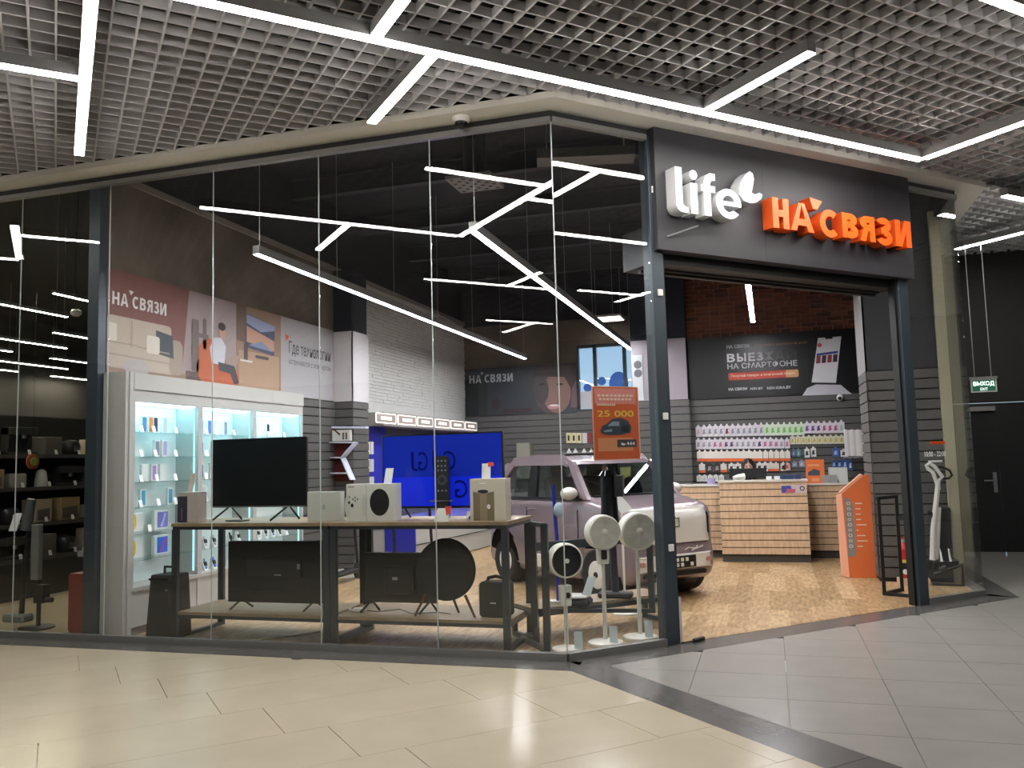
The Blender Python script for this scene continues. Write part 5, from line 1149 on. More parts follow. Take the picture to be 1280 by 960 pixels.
# ================================================================== STEEL RACK BEHIND THE FANS (along the entrance pane)
M_RK = mat('rack_steel', '#333a40', .4, metal=.4)
t = thing('low_display_rack', 'low dark steel rack with oak deck behind the fans', 'rack', loc=(-.1, 1.0, 0))
r0, r1 = Vector((-.42, .62)), Vector((.62, 1.66)); w = Vector((-.28, .28))   # runs parallel to the entrance
def R3(u, v, z): q = r0 + (r1-r0)*u + w*v; return Vector((q.x, q.y, z))
MB().prism([R3(0, 0, .26), R3(1, 0, .26), R3(1, 1, .26), R3(0, 1, .26)], (0, 0, .025)).build('deck', M_TTOP, t)
for v in (0, 1):
    MB().bar(R3(0, v, .24), R3(1, v, .24), .04, .04).build('side_rail', M_RK, t)
    for u in (0, 1): MB().bar(R3(u, v, 0), R3(u, v, .26), .04, .04, up=(1, 1, 0)).build('leg', M_RK, t)
for u in (0, 1): MB().bar(R3(u, 0, .24), R3(u, 1, .24), .04, .04).build('end_rail', M_RK, t); MB().bar(R3(u, 0, .02), R3(u, 1, .02), .04, .04).build('foot_bar', M_RK, t)
# tall frame of the rack
a1, a2, b1 = (-.222, .235), (-.385, .46), (.50, 1.30)
t2 = thing('tall_steel_frame', 'tall dark steel upright frame standing beside the small fan', 'frame', loc=(-.24, .3, 0))
for (x, y), z0 in ((a1, 0), (a2, .16), (b1, .16)): MB().box(x-.028, x+.028, y-.02, y+.02, z0, 1.05 if (x, y) != b1 else .86).build('upright', M_RK, t2)
MB().bar((*a1, 1.04), (*a2, 1.04), .05, .035).build('top_rail', M_RK, t2); MB().bar((*a2, .84), (*b1, .84), .04, .07).build('cross_rail', M_RK, t2); MB().bar((*a2, .30), (*b1, .18), .035, .035).build('lower_rail', M_RK, t2); MB().bar((*a1, .02), (-.52, .62, .02), .04, .04).build('foot_bar', M_RK, t2)
# upright vacuum with blue hose and black body on the rack
t = thing('stick_vacuum', 'dark upright vacuum cleaner with a wide black head on the oak deck', 'vacuum', loc=(.15, 1.35, .285))
MB().tube([(.16, 1.34, .3), (.15, 1.35, .6), (.14, 1.36, 1.0)], .035, 10).build('tube', mat('vac_navy', '#1b2233', .35), t, smooth=True); MB().cyl((.13, 1.36, .98), (.12, 1.37, 1.42), .085, .07, n=18).build('canister', mat('vac_black', '#121317', .2), t, smooth=True); MB().cyl((.12, 1.37, 1.42), (.12, 1.37, 1.47), .09, .05, n=18).build('cap', M_GLOSS, t, smooth=True)
B(.0, .32, 1.26, 1.40, .285, .34).build('head', M_BLACK, t, bevel=.015); MB().box(.19, .27, 1.3, 1.4, 1.22, 1.42).build('grip', M_TRIM, t)
t = thing('blue_mop', 'blue upright stick mop leaning behind the glass joint', 'mop', loc=(-.28, .95, .285)); MB().tube([(-.3, .95, .3), (-.29, .95, .8), (-.33, 1.0, 1.35)], .017, 8).build('stick', mat('mop_blue', '#1d2a9a', .35), t, smooth=True); MB().ball((-.27, .96, 1.12), (.05, .05, .07)).build('grip', mat('mop_grey', '#9fb3c0', .3), t, smooth=True); B(-.4, -.18, .9, 1.02, .285, .31).build('pad', M_WHITE, t)
t = thing('handheld_steamer', 'white and navy flat floor washer on the oak deck behind the small fan', 'appliance', loc=(-.16, .86, .285)); MB().box(-.22, .02, .80, .98, .285, .35).build('body', mat('app_navy', '#20263c', .4), t, bevel=.02); MB().box(-.23, .0, .79, .99, .35, .375).build('top_shell', M_WHITE, t, bevel=.01)
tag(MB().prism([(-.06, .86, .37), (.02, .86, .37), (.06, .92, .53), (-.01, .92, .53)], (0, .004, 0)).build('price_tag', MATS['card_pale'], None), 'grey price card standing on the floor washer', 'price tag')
# tilted white info card on a stand before the car bonnet
p = atY(775, 622, 2.1); t = thing('info_card', 'tilted white information card on a thin stand before the car', 'card', loc=(p.x, 2.1, 0)); q = [atY(x, y, 2.1) for x, y in ((761, 618), (773, 616), (790, 636), (777, 643))]; MB().prism(q, (0, .01, 0)).build('card', M_WP, t); MB().cyl((q[3].x, 2.11, 0), (q[3].x, 2.11, q[3].z), .012, n=8).build('pole', M_WHITE, t); MB().lathe([(.13, 0), (.13, .012), (.02, .02)], (q[3].x, 2.11, 0), 20).build('foot', M_WHITE, t)
# orange offer poster on the inside of the corner pane
O_ = -.02
pa, pb, pc, pd = (t_of(atE(743, 577, O_)), atE(743, 577, O_).z), (t_of(atE(800, 573, O_)), atE(800, 573, O_).z), (t_of(atE(797, 483, O_)), atE(797, 483, O_).z), (t_of(atE(739, 483, O_)), atE(739, 483, O_).z)
px0, px1, pz0, pz1 = pd[0], pc[0], (pa[1]+pb[1])/2, (pc[1]+pd[1])/2
PW, PH = px1-px0, pz1-pz0
fr = Frame(EP(px0, O_, pz0), (SQ, SQ, 0)); t = thing('offer_poster', 'orange offer poster with yellow price and dark car on the corner pane', 'poster', loc=fr.o)
MB().prism([fr.p(0, 0), fr.p(PW, 0), fr.p(PW, PH), fr.p(0, PH)], fr.n*.003).build('sheet', mat('poster_orange', '#d4663a', .5), t)
dk = lambda polys, m, d=.0: decal(fr, polys, m, 'print', t, d=.0035+d, th=.0006)
S = lambda x, y: (x*PW, y*PH)
rc = lambda x0, x1, y0, y1: [S(x0, y0), S(x1, y0), S(x1, y1), S(x0, y1)]
dk([rc(.06, .94, .76, .97)], PC('poster_pink', '#e08f86')); dk([rc(.1, .85, .12, .3)], PC('poster_peach', '#e0966a')); dk([rc(.0, 1., 0, .012), rc(.0, 1., .988, 1.), rc(0, .02, 0, 1), rc(.98, 1, 0, 1)], PC('poster_edge', '#e6b9a2'))
for k, (x0_, x1_, y0_) in enumerate(((.12, .9, .86), (.15, .86, .81), (.1, .5, .735))): dk([[S(x0_+(x1_-x0_)*i/9, y0_), S(x0_+(x1_-x0_)*(i+.7)/9, y0_), S(x0_+(x1_-x0_)*(i+.7)/9, y0_+.028), S(x0_+(x1_-x0_)*i/9, y0_+.028)] for i in range(9)], PC('poster_cream', '#f2dcc4'), .001)
text('25 000', fr, PW*.1, PH*.585, PW*.78, PH*.085, PC('poster_yellow', '#f0cf58'), 'price', t, d=.005, bold=.05)
dk([[(PW*x, PH*y) for x, y in ((.15, .40), (.2, .46), (.32, .5), (.42, .56), (.6, .57), (.75, .53), (.82, .45), (.8, .37), (.6, .34), (.3, .34), (.18, .36))]], PC('poster_car', '#3b4552'), .001); dk([[S(.3, .46), S(.42, .52), S(.56, .52), S(.56, .46)], [S(.22, .40), S(.4, .42), S(.4, .385), S(.24, .375)]], PC('poster_carlight', '#8fa3b5'), .002); dk([rc(.6, .76, .38, .46)], PC('poster_dark', '#20242a'), .002)
dk([rc(.5, .92, .17, .275)], PC('poster_slate', '#49474c'), .001); text('444', fr, PW*.70, PH*.195, PW*.18, PH*.05, M_WP, 'number', t, d=.0056, bold=.03); dk([[(PW*.63+PW*.05*math.cos(math.radians(a)), PH*.215+PH*.02*math.sin(math.radians(a))) for a in range(120, 400, 40)]], M_WP, .0022)
# folded sign stand and charger on the floor beside the post
pz = EP(1.17, .02, 0); t = thing('folded_sign', 'narrow white and black box standing on the floor against the entrance post', 'box', loc=pz); MB().prism([EP(1.13, -.02), EP(1.17, -.02), EP(1.17, -.18), EP(1.13, -.18)], (0, 0, .38)).build('box', M_WHITE, t); MB().prism([EP(1.17, -.05, .02), EP(1.175, -.05, .02), EP(1.175, -.15, .02), EP(1.17, -.15, .02)], (0, 0, .28)).build('dark_strip', M_BLACK, t)
p = EP(1.30, .03, 0); t = thing('door_stop', 'small black plug with cable lying on the dark border', 'plug', loc=p); MB().bar(EP(1.24, .04, .015), EP(1.38, .0, .015), .04, .03).build('plug', M_BLACK, t, bevel=.006); MB().tube([EP(1.24, .04, .012), EP(1.19, .02, .008), EP(1.13, .01, .006)], .006, 5).build('lead', M_BLACK, t)
# ================================================================== SERVICE COUNTER
M_OAK = mat('counter_oak', '#d8bb9c', .5, noise=.3, nscale=5, stretch=(5, 5, 1), col2='#c4a380'); M_CTOP = mat('counter_top_white', '#cfc9be', .35)
def counter(x0, x1, yf, zt, yb, lab, name='service_counter'):
    t = thing(name, lab, 'counter', loc=((x0+x1)/2, yf, 0), group='service counter sections')
    B(x0, x1, yf+.02, yb, .1, zt-.03).build('body', M_GROOVE, t); B(x0, x1, yf+.04, yb, 0, .1).build('plinth', mat('plinth_dark', '#4b4744', .6), t); B(x0-.015, x1+.015, yf-.02, yb+.02, zt-.03, zt).build('worktop', M_CTOP, t, bevel=.003)
    n = 10; ph_ = (zt - .03 - .11)/n
    for k in range(n): B(x0, x1, yf, yf+.02, .11+ph_*k+.006, .11+ph_*(k+1)-.006).build('slat', M_OAK, t)
    return t
counter(.855, 2.10, 6.5, 1.20, 6.95, 'tall oak slatted centre section of the counter'); counter(-.1, .85, 7.05, 1.13, 7.5, 'lower oak slatted counter section beside the car'); counter(2.105, 2.95, 7.05, 1.12, 7.5, 'lower oak slatted counter section beside the orange stand')
p, q = atY(977, 616, 6.49), atY(1008, 607, 6.49); t = thing('counter_sticker', 'blue and pink sticker on the front of the tall counter', 'sticker', loc=p); B(p.x, q.x, 6.494, 6.5, p.z, q.z+.015).build('sheet', mat('sticker_white', '#cfc0c4', .5), t); f_ = Frame((p.x, 6.494, p.z), (1, 0, 0)); decal(f_, [[(0, 0), (.16, 0), (.13, .1), (0, .1)]], mat('sticker_blue', '#3c4a9c', .5), 'print', t, d=.001); decal(f_, [[(.05, 0), (.18, 0), (.2, .05), (.08, .06)]], mat('sticker_pink', '#b5566c', .5), 'print', t, d=.002); decal(f_, [ell(.29, .06, .035, .035, 14)], M_BLACK, 'ring', t, d=.001); decal(f_, [ell(.29, .06, .022, .022, 14)], MATS['sticker_white'], 'ring_centre', t, d=.002)
# seated clerk behind the counter
M_SKIN = mat('skin', '#c39a86', .6); M_HAIR = mat('hair_dark_brown', '#2c1c17', .55, bump=.4, bscale=60, stretch=(8, 8, 1)); M_SHIRT = mat('dark_shirt', '#23242a', .8)
px, py = 1.27, 7.52
per = thing('person', 'person with long dark hair in a dark top seated behind the counter', 'person', loc=(px, py, 0))
b = MB()   # one continuous body: head, neck, shoulders, torso and arms as rings
rings = [(.50, .17, .13, .04), (.62, .155, .115, .02), (.78, .15, .11, .01), (.95, .185, .115, 0), (1.06, .20, .11, 0), (1.12, .17, .095, 0), (1.165, .085, .07, -.005), (1.19, .052, .055, -.01), (1.235, .05, .055, -.015), (1.26, .058, .072, -.02), (1.30, .068, .088, -.022), (1.36, .075, .098, -.02), (1.42, .076, .098, -.012), (1.46, .065, .085, -.005), (1.485, .04, .055, 0), (1.495, .01, .015, 0)]
n = 20; vs = [(px + rx*math.cos(2*math.pi*j/n), py + dy + ry*math.sin(2*math.pi*j/n), z) for z, rx, ry, dy in rings for j in range(n)]
fs = [(i*n+j, i*n+(j+1) % n, (i+1)*n+(j+1) % n, (i+1)*n+j) for i in range(len(rings)-1) for j in range(n)] + [tuple(range(n-1, -1, -1)), tuple(range((len(rings)-1)*n, len(rings)*n))]
b.add(vs, fs)
for s in (-1, 1):
    b.tube([(px+s*.16, py, 1.07), (px+s*.215, py-.03, .98), (px+s*.225, py-.06, .84), (px+s*.17, py-.2, .82), (px+s*.10, py-.3, .84)], [.05, .052, .045, .036, .026], 10)
    for k in range(5): b.tube([(px+s*.10 - s*.008*k, py-.29, .842+.004*k), (px+s*(.115-.016*k), py-.345-.012*(k in (1, 2, 3)), .836), (px+s*(.115-.017*k), py-.375-.014*(k in (1, 2, 3)), .82)], [.0085, .008, .006], 6)
b.prism([(px-.012, py-.115, 1.335), (px+.012, py-.115, 1.335), (px+.006, py-.118, 1.385), (px-.006, py-.118, 1.385)], (0, -.014, -.004))   # nose
b.build('body', M_SKIN, per, smooth=True)
top = MB(); rr = [(z, rx+.012, ry+.012, dy) for z, rx, ry, dy in rings[:7]]
top.add([(px + rx*math.cos(2*math.pi*j/n), py + dy + ry*math.sin(2*math.pi*j/n), z) for z, rx, ry, dy in rr for j in range(n)], [(i*n+j, i*n+(j+1) % n, (i+1)*n+(j+1) % n, (i+1)*n+j) for i in range(len(rr)-1) for j in range(n)])
for s in (-1, 1): top.tube([(px+s*.15, py, 1.08), (px+s*.215, py-.03, .98), (px+s*.225, py-.06, .84), (px+s*.18, py-.17, .82)], [.06, .062, .054, .046], 10)
top.build('top', M_SHIRT, per, smooth=True)
hb = MB(); hr = []
for z, rx, ry, dy in ((1.04, .12, .06, .08), (1.12, .13, .08, .06), (1.22, .118, .09, .03), (1.32, .108, .105, .018), (1.40, .104, .115, .006), (1.46, .09, .105, .002), (1.505, .06, .07, 0), (1.525, .015, .02, 0)): hr.append((z, rx, ry, dy))
m_ = 22
for z, rx, ry, dy in hr:   # open towards the face below the hairline
    for j in range(m_):
        a = math.radians(-52 + 284*j/(m_-1)) if z < 1.43 else math.radians(-88 + 356*j/(m_-1)); hb.v.append(Vector((px + rx*math.cos(a), py + dy + ry*math.sin(a), z)))
hb.f += [(i*m_+j, i*m_+j+1, (i+1)*m_+j+1, (i+1)*m_+j) for i in range(len(hr)-1) for j in range(m_-1)]
hb.build('hair', M_HAIR, per, smooth=True)
for s in (-1, 1): MB().ball((px+s*.03, py-.112, 1.385), (.014, .008, .007), 10, 6).build('eye', M_BLACK, per); MB().bar((px+s*.016, py-.116, 1.405), (px+s*.046, py-.110, 1.407), .006, .006).build('eyebrow', M_HAIR, per)
MB().bar((px-.022, py-.112, 1.312), (px+.022, py-.112, 1.312), .006, .01).build('mouth', mat('lips', '#a05f5a', .5), per)
MB().box(px-.2, px+.2, py-.12, py+.22, .42, .5).box(px-.03, px+.03, py+.05, py+.1, 0, .42).build('stool', M_BLACK, None); tag(bpy.data.objects['stool'], 'black stool under the seated clerk', 'stool')
# things on the counter
CT = 1.20
t = thing('monitor', 'black monitor seen from behind on the tall counter', 'monitor', loc=(1.26, 6.85, CT)); a, c = atY(911, 586, 6.85), atY(958, 586, 6.85); B(a.x, c.x, 6.84, 6.87, CT+.02, a.z).build('screen', M_BLACK, t, bevel=.005); B(1.2, 1.32, 6.78, 6.9, CT, CT+.02).build('foot', M_BLACK, t)
p = atY(924, 594, 6.66); t = thing('barcode_scanner', 'white handheld scanner lying on the tall counter', 'scanner', loc=(p.x, 6.66, CT)); MB().tube([(p.x-.08, 6.62, CT+.035), (p.x-.02, 6.66, CT+.05), (p.x+.07, 6.70, CT+.055)], [.03, .04, .05], 10).build('body', M_WHITE, t, smooth=True); MB().cyl((p.x+.04, 6.69, CT), (p.x+.04, 6.69, CT+.03), .04).build('cradle', M_WHITE, t)
for k, xx in enumerate((961, 971)): p = atY(xx, 595, 6.7); tag(B(p.x-.04, p.x+.04, 6.68, 6.72, CT, CT+.05).build('card_reader', M_WP, None), 'small pale card reader on the tall counter', 'card reader', 'card readers on the counter')
for k, xx in enumerate((980, 988, 997)): p = atY(xx, 594, 6.75); tag(B(p.x-.045, p.x+.045, 6.73, 6.78, CT, CT+.065).build('card_holder', mat('holder_blue', '#27355c', .5), None), 'small dark blue leaflet holder on the tall counter', 'holder', 'leaflet holders on the counter')
p, q = atY(1008, 600, 7.1), atY(1028, 574, 7.1); t = thing('leaflet_stand', 'orange leaflet stand with a small car picture on the lower counter', 'stand', loc=(p.x, 7.12, 1.12)); B(p.x, q.x+.02, 7.12, 7.14, 1.12, q.z).build('sheet', mat('leaflet_orange', '#d9713a', .5), t); f_ = Frame((p.x, 7.12, 1.12), (1, 0, 0)); decal(f_, [[(.03, .12), (.2, .12), (.2, .19), (.12, .22), (.03, .17)]], PC('poster_car', '#3b4552'), 'print', t, d=.001); decal(f_, [[(.03, .26), (.2, .26), (.2, .29), (.03, .29)], [(.08, .03), (.19, .03), (.19, .08), (.08, .08)]], PC('poster_peach', '#e0966a'), 'print', t, d=.001); B(p.x, q.x, 7.14, 7.2, 1.12, 1.14).build('foot', M_WHITE, t)
p, q = atY(1037, 601, 7.2), atY(1059, 584, 7.2); tag(B(p.x, q.x, 7.2, 7.4, 1.12, q.z).build('white_carton', M_CW, None, bevel=.004), 'white carton at the end of the lower counter', 'box')
for k, xx in enumerate((1032, 1042)): p = atY(xx, 600, 7.12); tag(B(p.x-.05, p.x+.05, 7.1, 7.16, 1.12, 1.12+.12).build('clear_holder', mat('holder_grey', '#9a9a98', .3), None), 'grey acrylic holder before the white carton', 'holder', 'acrylic holders on the lower counter')
p = atY(889, 602, 7.2); tag(MB().lathe([(.06, 0), (.068, .08), (.066, .09)], (p.x, 7.2, 1.13), 16).build('lilac_cup', mat('cup_lilac', '#a79ac4', .5), None), 'small lilac cup on the lower counter beside the car', 'cup')

# ================================================================== PACKS ON THE WALL BEHIND THE COUNTER
PY = AY - .05
pm = {}
def pack(x0, x1, yb, yt, base, col, lab, grp, band=None):
    a, c = atY(x0, yb, PY), atY(x1, yt, PY); w = max(.05, c.x-a.x-.008); h = max(.06, atY((x0+x1)/2, yt, PY).z - atY((x0+x1)/2, yb, PY).z)
    w = round(w, 2); h = round(h, 2)
    t = thing('blister_pack', lab, 'package', loc=(a.x, PY, a.z), group=grp)
    k = ('c', w, h, base)
    if k not in pm:
        pts = [(0, 0), (w, 0), (w, h*.82), (w*.72, h*.86), (w*.62, h), (w*.38, h), (w*.28, h*.86), (0, h*.82)]
        pm[k] = MB().prism([(x, 0, z) for x, z in pts], (0, .022, 0)).mesh('card', mat('pk_' + base, base, .45))
    inst('card', pm[k], t)
    k = ('p', w, h, col, band)
    if k not in pm:
        if band: pm[k] = MB().prism([(.0, -.001, 0), (w, -.001, 0), (w, -.001, h*.25), (0, -.001, h*.25)], (0, -.002, 0)).mesh('print', mat('pk_' + col, col, .45))
        else: pm[k] = MB().prism([(w*.15, -.001, h*.18), (w*.8, -.001, h*.25), (w*.62, -.001, h*.5), (w*.85, -.001, h*.62), (w*.3, -.001, h*.6)], (0, -.002, 0)).mesh('print', mat('pk_' + col, col, .45))
    inst('print', pm[k], t)
    if ('hk', 0) not in pm: pm[('hk', 0)] = MB().cyl((0, .0, 0), (0, .05, 0), .006, n=6).mesh('peg', M_STEEL)
    inst('peg', pm[('hk', 0)], t, (w/2, .0, h*.93)); return t
def yl(x, y870, y1060): return y870 + (y1060-y870)*(x-870)/190.
n = 0
R1 = ['#c9a4ae'] + ['#8d8f9c']*4 + ['#7a2f4a'] + ['#8d8f9c']*6 + ['#7cc05a']*7 + ['#7d4f94', '#6a4a92', '#5c3f8c', '#b0567c', '#c04f86', '#c04f86', '#9fc3b0']
for k in range(26):
    x = 870 + 7.15*k; c = R1[min(k, len(R1)-1)]; g = 'green' if c == '#7cc05a' else ('violet and pink' if k > 18 else 'grey')
    pack(x, x+6.8, yl(x, 546, 543) - (2 if k > 18 else 0), yl(x, 531, 525), '#d2cdd2' if g != 'green' else '#cbd8c4', c, 'white cable card with %s print in the top row behind the counter' % g, 'cable cards behind the counter')
for k in range(17):
    x = 870 + 6.95*k; c = ('#c46a8c' if k in (3, 4, 12, 13, 14, 16) else ('#5a3f66' if k in (5, 6, 11) else '#9a9aa6'))
    pack(x, x+6.6, yl(x, 561.5, 560), yl(x, 547.5, 546), '#d2ccd2', c, 'white cable card with %s print in the second row behind the counter' % ('pink' if c == '#c46a8c' else 'dark violet' if c == '#5a3f66' else 'grey'), 'cable cards behind the counter')
for k in range(10):
    x = 988 + 6.8*k; pack(x, x+6.4, yl(x, 557, 554.5), yl(x, 546, 542.5), '#d0ccb4', '#c7b64a', 'cream pack with yellow print in the second row beside the white folders', 'cream packs behind the counter')
for k in range(17):
    x = 871.5 + 6.9*k; pack(x, x+6.5, yl(x, 577, 576), yl(x, 562.5, 561), '#d8d2c8', '#dd6a36', 'white pack with an orange lower band in the third row', 'orange-banded packs behind the counter', band=True)
for k, (xx, dark) in enumerate(((874, 0), (883.5, 1), (893, 1), (901, 0), (911, 2), (919, 2), (946, 2), (953, 2), (960, 3), (967, 3), (976, 2))):
    base = ('#d2cbc2', '#3a3836', '#d9d6d0', '#d8cfc6')[dark]; pack(xx, xx+7.5, yl(xx, 591, 587), yl(xx, 578.5, 576), base, ('#d9683a', '#8d8a86', '#2a2828', '#d9683a')[dark], ('white pack with orange band', 'black pack with grey print', 'white pack with a black gadget', 'pale pack with orange band')[dark] + ' in the fourth row', 'fourth row packs behind the counter', band=dark in (0, 3))
for k in range(5):
    xx = 871 + 7*k; pack(xx, xx+6.6, yl(xx, 602, 601), yl(xx, 593, 592), '#d6d6d2', '#c3c3c0', 'plain white pack in the lowest row beside the lilac cup', 'lowest row packs behind the counter')
for (xx, w, yb, yt, base, col, lab) in ((990, 4.5, 571, 560, '#59607a', '#8a90b0', 'small slate blue pack'), (996, 5, 571, 560, '#4f7f80', '#8ab0b0', 'small teal pack'), (1006, 6.5, 572, 559, '#d6d6d2', '#333436', 'white pack with a black device'), (1014, 6.5, 571, 558, '#d6d6d2', '#333436', 'white hanging pack with a black device'), (1041, 8, 571, 559, '#3c5a9c', '#8fb0d8', 'blue pack with pale print'), (1051, 9, 571, 561, '#d2d0cc', '#3a3a3a', 'white pack with a round black print'),
        (990, 7, 584, 576, '#7d7f94', '#b0b2c0', 'grey lilac pack'), (999, 7, 584, 575, '#8a8c9c', '#b9bbc6', 'pale grey pack'), (1040, 6, 585, 574, '#2f4a86', '#8fb0d8', 'navy pack with white print'), (1047, 6, 585, 574, '#2a437c', '#9ab8dc', 'dark blue pack with white print'), (1054, 6, 586, 573, '#35508e', '#aac4e0', 'blue pack at the end of the row'), (1061, 5, 588, 573, '#3a5590', '#c4d4e6', 'tall blue pack under the folders'), (980, 8, 588, 577, '#d8b9b4', '#c9504c', 'pale round-topped pack with red print')):
    pack(xx, xx+w, yb, yt, base, col, lab + ' on the wall behind the counter', 'mixed packs behind the counter')
# white folders on a bracket near the column
for k in range(9):
    p = atY(1057 + 2.6*k, 570, 7.6); q = atY(1057+2.6*k, 537, 7.6)
    tag(B(p.x, p.x+.028, 7.45, 7.70, p.z, q.z - .006*(k % 3)).build('white_folder', mat('folder_%d' % (k % 3), ('#d5d3cf', '#c3c1bd', '#dcdad6')[k % 3], .5), None), 'white folder in the standing row beside the cable cards', 'folder', 'white folders in a row')
p, q = atY(1055, 571, 7.55), atY(1083, 571, 7.55); t = thing('folder_shelf', 'small grey wall shelf carrying the white folders', 'shelf', loc=(p.x, 7.6, p.z)); B(p.x, 3.05, 7.42, 7.72, p.z-.02, p.z).build('board', M_RAIL, t); B(p.x+.1, p.x+.13, 7.7, AY, p.z-.03, p.z-.01).build('bracket', M_RAIL, t); B(2.9, 2.93, 7.7, AY, p.z-.03, p.z-.01).build('bracket', M_RAIL, t)
# packs hung on the rear slats of the left wing
for k, (xx, c, w) in enumerate(((708, '#d6cba0', 5.5), (714.5, '#d6cba0', 5.5), (721, '#d6cba0', 5.5), (728, '#c6c6c8', 6), (734, '#8a2f3a', 5), (805, '#d4d2ce', 8), (813, '#c9c7c3', 7))):
    a, q = atY(xx, 554, WY-.06), atY(xx+w, 541, WY-.06); t = thing('rear_pack', ('cream pack with a dark window', 'cream pack with a dark window', 'cream pack with a dark window', 'grey pack', 'dark red pack', 'white pack beside the poster', 'white pack at the column')[k] + ' on the rear slats', 'package', loc=(a.x, WY-.06, a.z), group='packs on the rear slats'); B(a.x, q.x, WY-.06, WY-.03, a.z, q.z).build('card', mat('rp_' + c, c, .5), t); f_ = Frame((a.x, WY-.06, a.z), (1, 0, 0)); w_ = q.x-a.x; decal(f_, [[(w_*.3, .05), (w_*.7, .05), (w_*.7, .16), (w_*.3, .16)]], M_BLACK if k < 3 else MATS['rp_' + c], 'window_print', t, d=.001)
for k, xx in enumerate((711, 719, 730, 739, 752, 763, 782)):
    a = atY(xx, 566 if k < 4 else 600, WY-.2); tag(MB().prism([(a.x-.05, WY-.2, a.z), (a.x+.05, WY-.2, a.z), (a.x, WY-.2, a.z+.09)], (0, .06, 0)).build('earphone_case', M_WHITE, None), 'small white pointed case on the rear shelf', 'case', 'white cases on the rear shelf') if k < 4 else tag(B(a.x-.1, a.x+.1, WY-.2, WY-.1, a.z, a.z+.26).build('gadget_box', mat('gb%d' % k, ('#c96a4a', '#d8d2c6', '#d9cf7a')[k-4], .5), None), ('orange and white', 'white', 'yellow')[k-4] + ' gadget box on the rear shelf behind the car', 'box')
a = atY(711, 566, WY-.2); t = thing('rear_shelf', 'long grey shelf on the rear slats behind the car', 'shelf', loc=(-1.6, WY-.2, a.z)); B(-2.5, -.7, WY-.28, WY-.03, a.z-.02, a.z-.0).build('board', M_RAIL, t); z2 = atY(763, 600, WY-.2).z; B(-2.5, -.7, WY-.28, WY-.03, z2-.02, z2).build('board', M_RAIL, t)
tag(B(-3.45, -3.15, WY-.25, WY-.03, 1.2, 1.95).build('grey_cabinet', mat('safe_grey', '#8d8b7c', .5), None, bevel=.01), 'small grey-green cabinet on the rear wall beside the blue screen', 'cabinet')

# ================================================================== RIGHT OF THE ENTRANCE
M_OR = mat('stand_orange', '#d96f3a', .45); M_ORL = mat('stand_orange_edge', '#e0a184', .5)
t = thing('info_stand', 'tall orange information stand with slanted top and grey icon strip', 'stand', loc=(2.65, 5.0, 0))
pf = [(2.49, 0), (2.81, 0), (2.80, 1.285), (2.73, 1.28), (2.455, 1.05)]
MB().prism([(x, 4.98, z) for x, z in pf], (0, .16, 0)).build('body', M_OR, t); MB().prism([(2.40, 5.02, 0.02), (2.49, 4.98, 0), (2.455, 4.98, 1.05), (2.40, 5.02, 1.03)], (0, .12, 0)).build('side_edge', M_ORL, t); MB().prism([(2.455, 4.978, 1.05), (2.73, 4.978, 1.28), (2.70, 4.978, 1.30), (2.43, 4.978, 1.07)], (0, .16, 0)).build('top_edge', M_ORL, t)
f_ = Frame((2.455, 4.98, 0), (1, 0, 0)); M_STG = mat('icon_strip_grey', '#8a837e', .5)
decal(f_, [[(.03, .26), (.09, .26), (.125, .29), (.135, .34), (.125, .9), (.1, .98), (.03, 1.02)]], M_STG, 'icon_strip', t, d=.001)
for k in range(9):
    z = .93 - .067*k; b_ = rrect(.052, .098, z-.02, z+.02, .012, 2) if k % 2 == 0 else ell(.075, z, .022, .018, 10)
    decal(f_, [b_], mat('icon_pale', '#d6cfc8', .5), 'icon', t, d=.003); decal(f_, [[(.075+(x-.075)*.6, z+(y-z)*.6) for x, y in b_]], M_STG, 'icon_centre', t, d=.0045)
    ln = (.085, .075, .075, .075, .135, .03, .1, .12, .06)[k]; decal(f_, [[(.155+.02*i, z-.008), (.155+.02*i+.016, z-.008), (.155+.02*i+.016, z+.006), (.155+.02*i, z+.006)] for i in range(max(1, int(ln/.02)))], mat('stand_print', '#ecd9c8', .5), 'lettering', t, d=.001)
# black rectangular frame stand by the post
t = thing('steel_frame_stand', 'slim black rectangular steel frame standing before the orange stand and the extinguishers', 'frame', loc=(2.85, 3.6, 0))
for x, y in ((2.735, 3.62), (2.96, 3.95)): MB().box(x-.018, x+.018, y-.018, y+.018, .0, 1.07).build('upright', M_BLACK, t)
MB().bar((2.72, 3.60, 1.06), (2.97, 3.96, 1.06), .035, .035).build('top_bar', M_BLACK, t); MB().bar((2.735, 3.62, .018), (3.06, 3.44, .018), .035, .035).build('foot_bar', M_BLACK, t); MB().bar((2.96, 3.95, .82), (3.12, 3.80, .82), .03, .05).build('side_arm', M_BLACK, t); MB().bar((2.735, 3.62, .018), (2.96, 3.95, .018), .035, .035).build('foot_bar', M_BLACK, t)
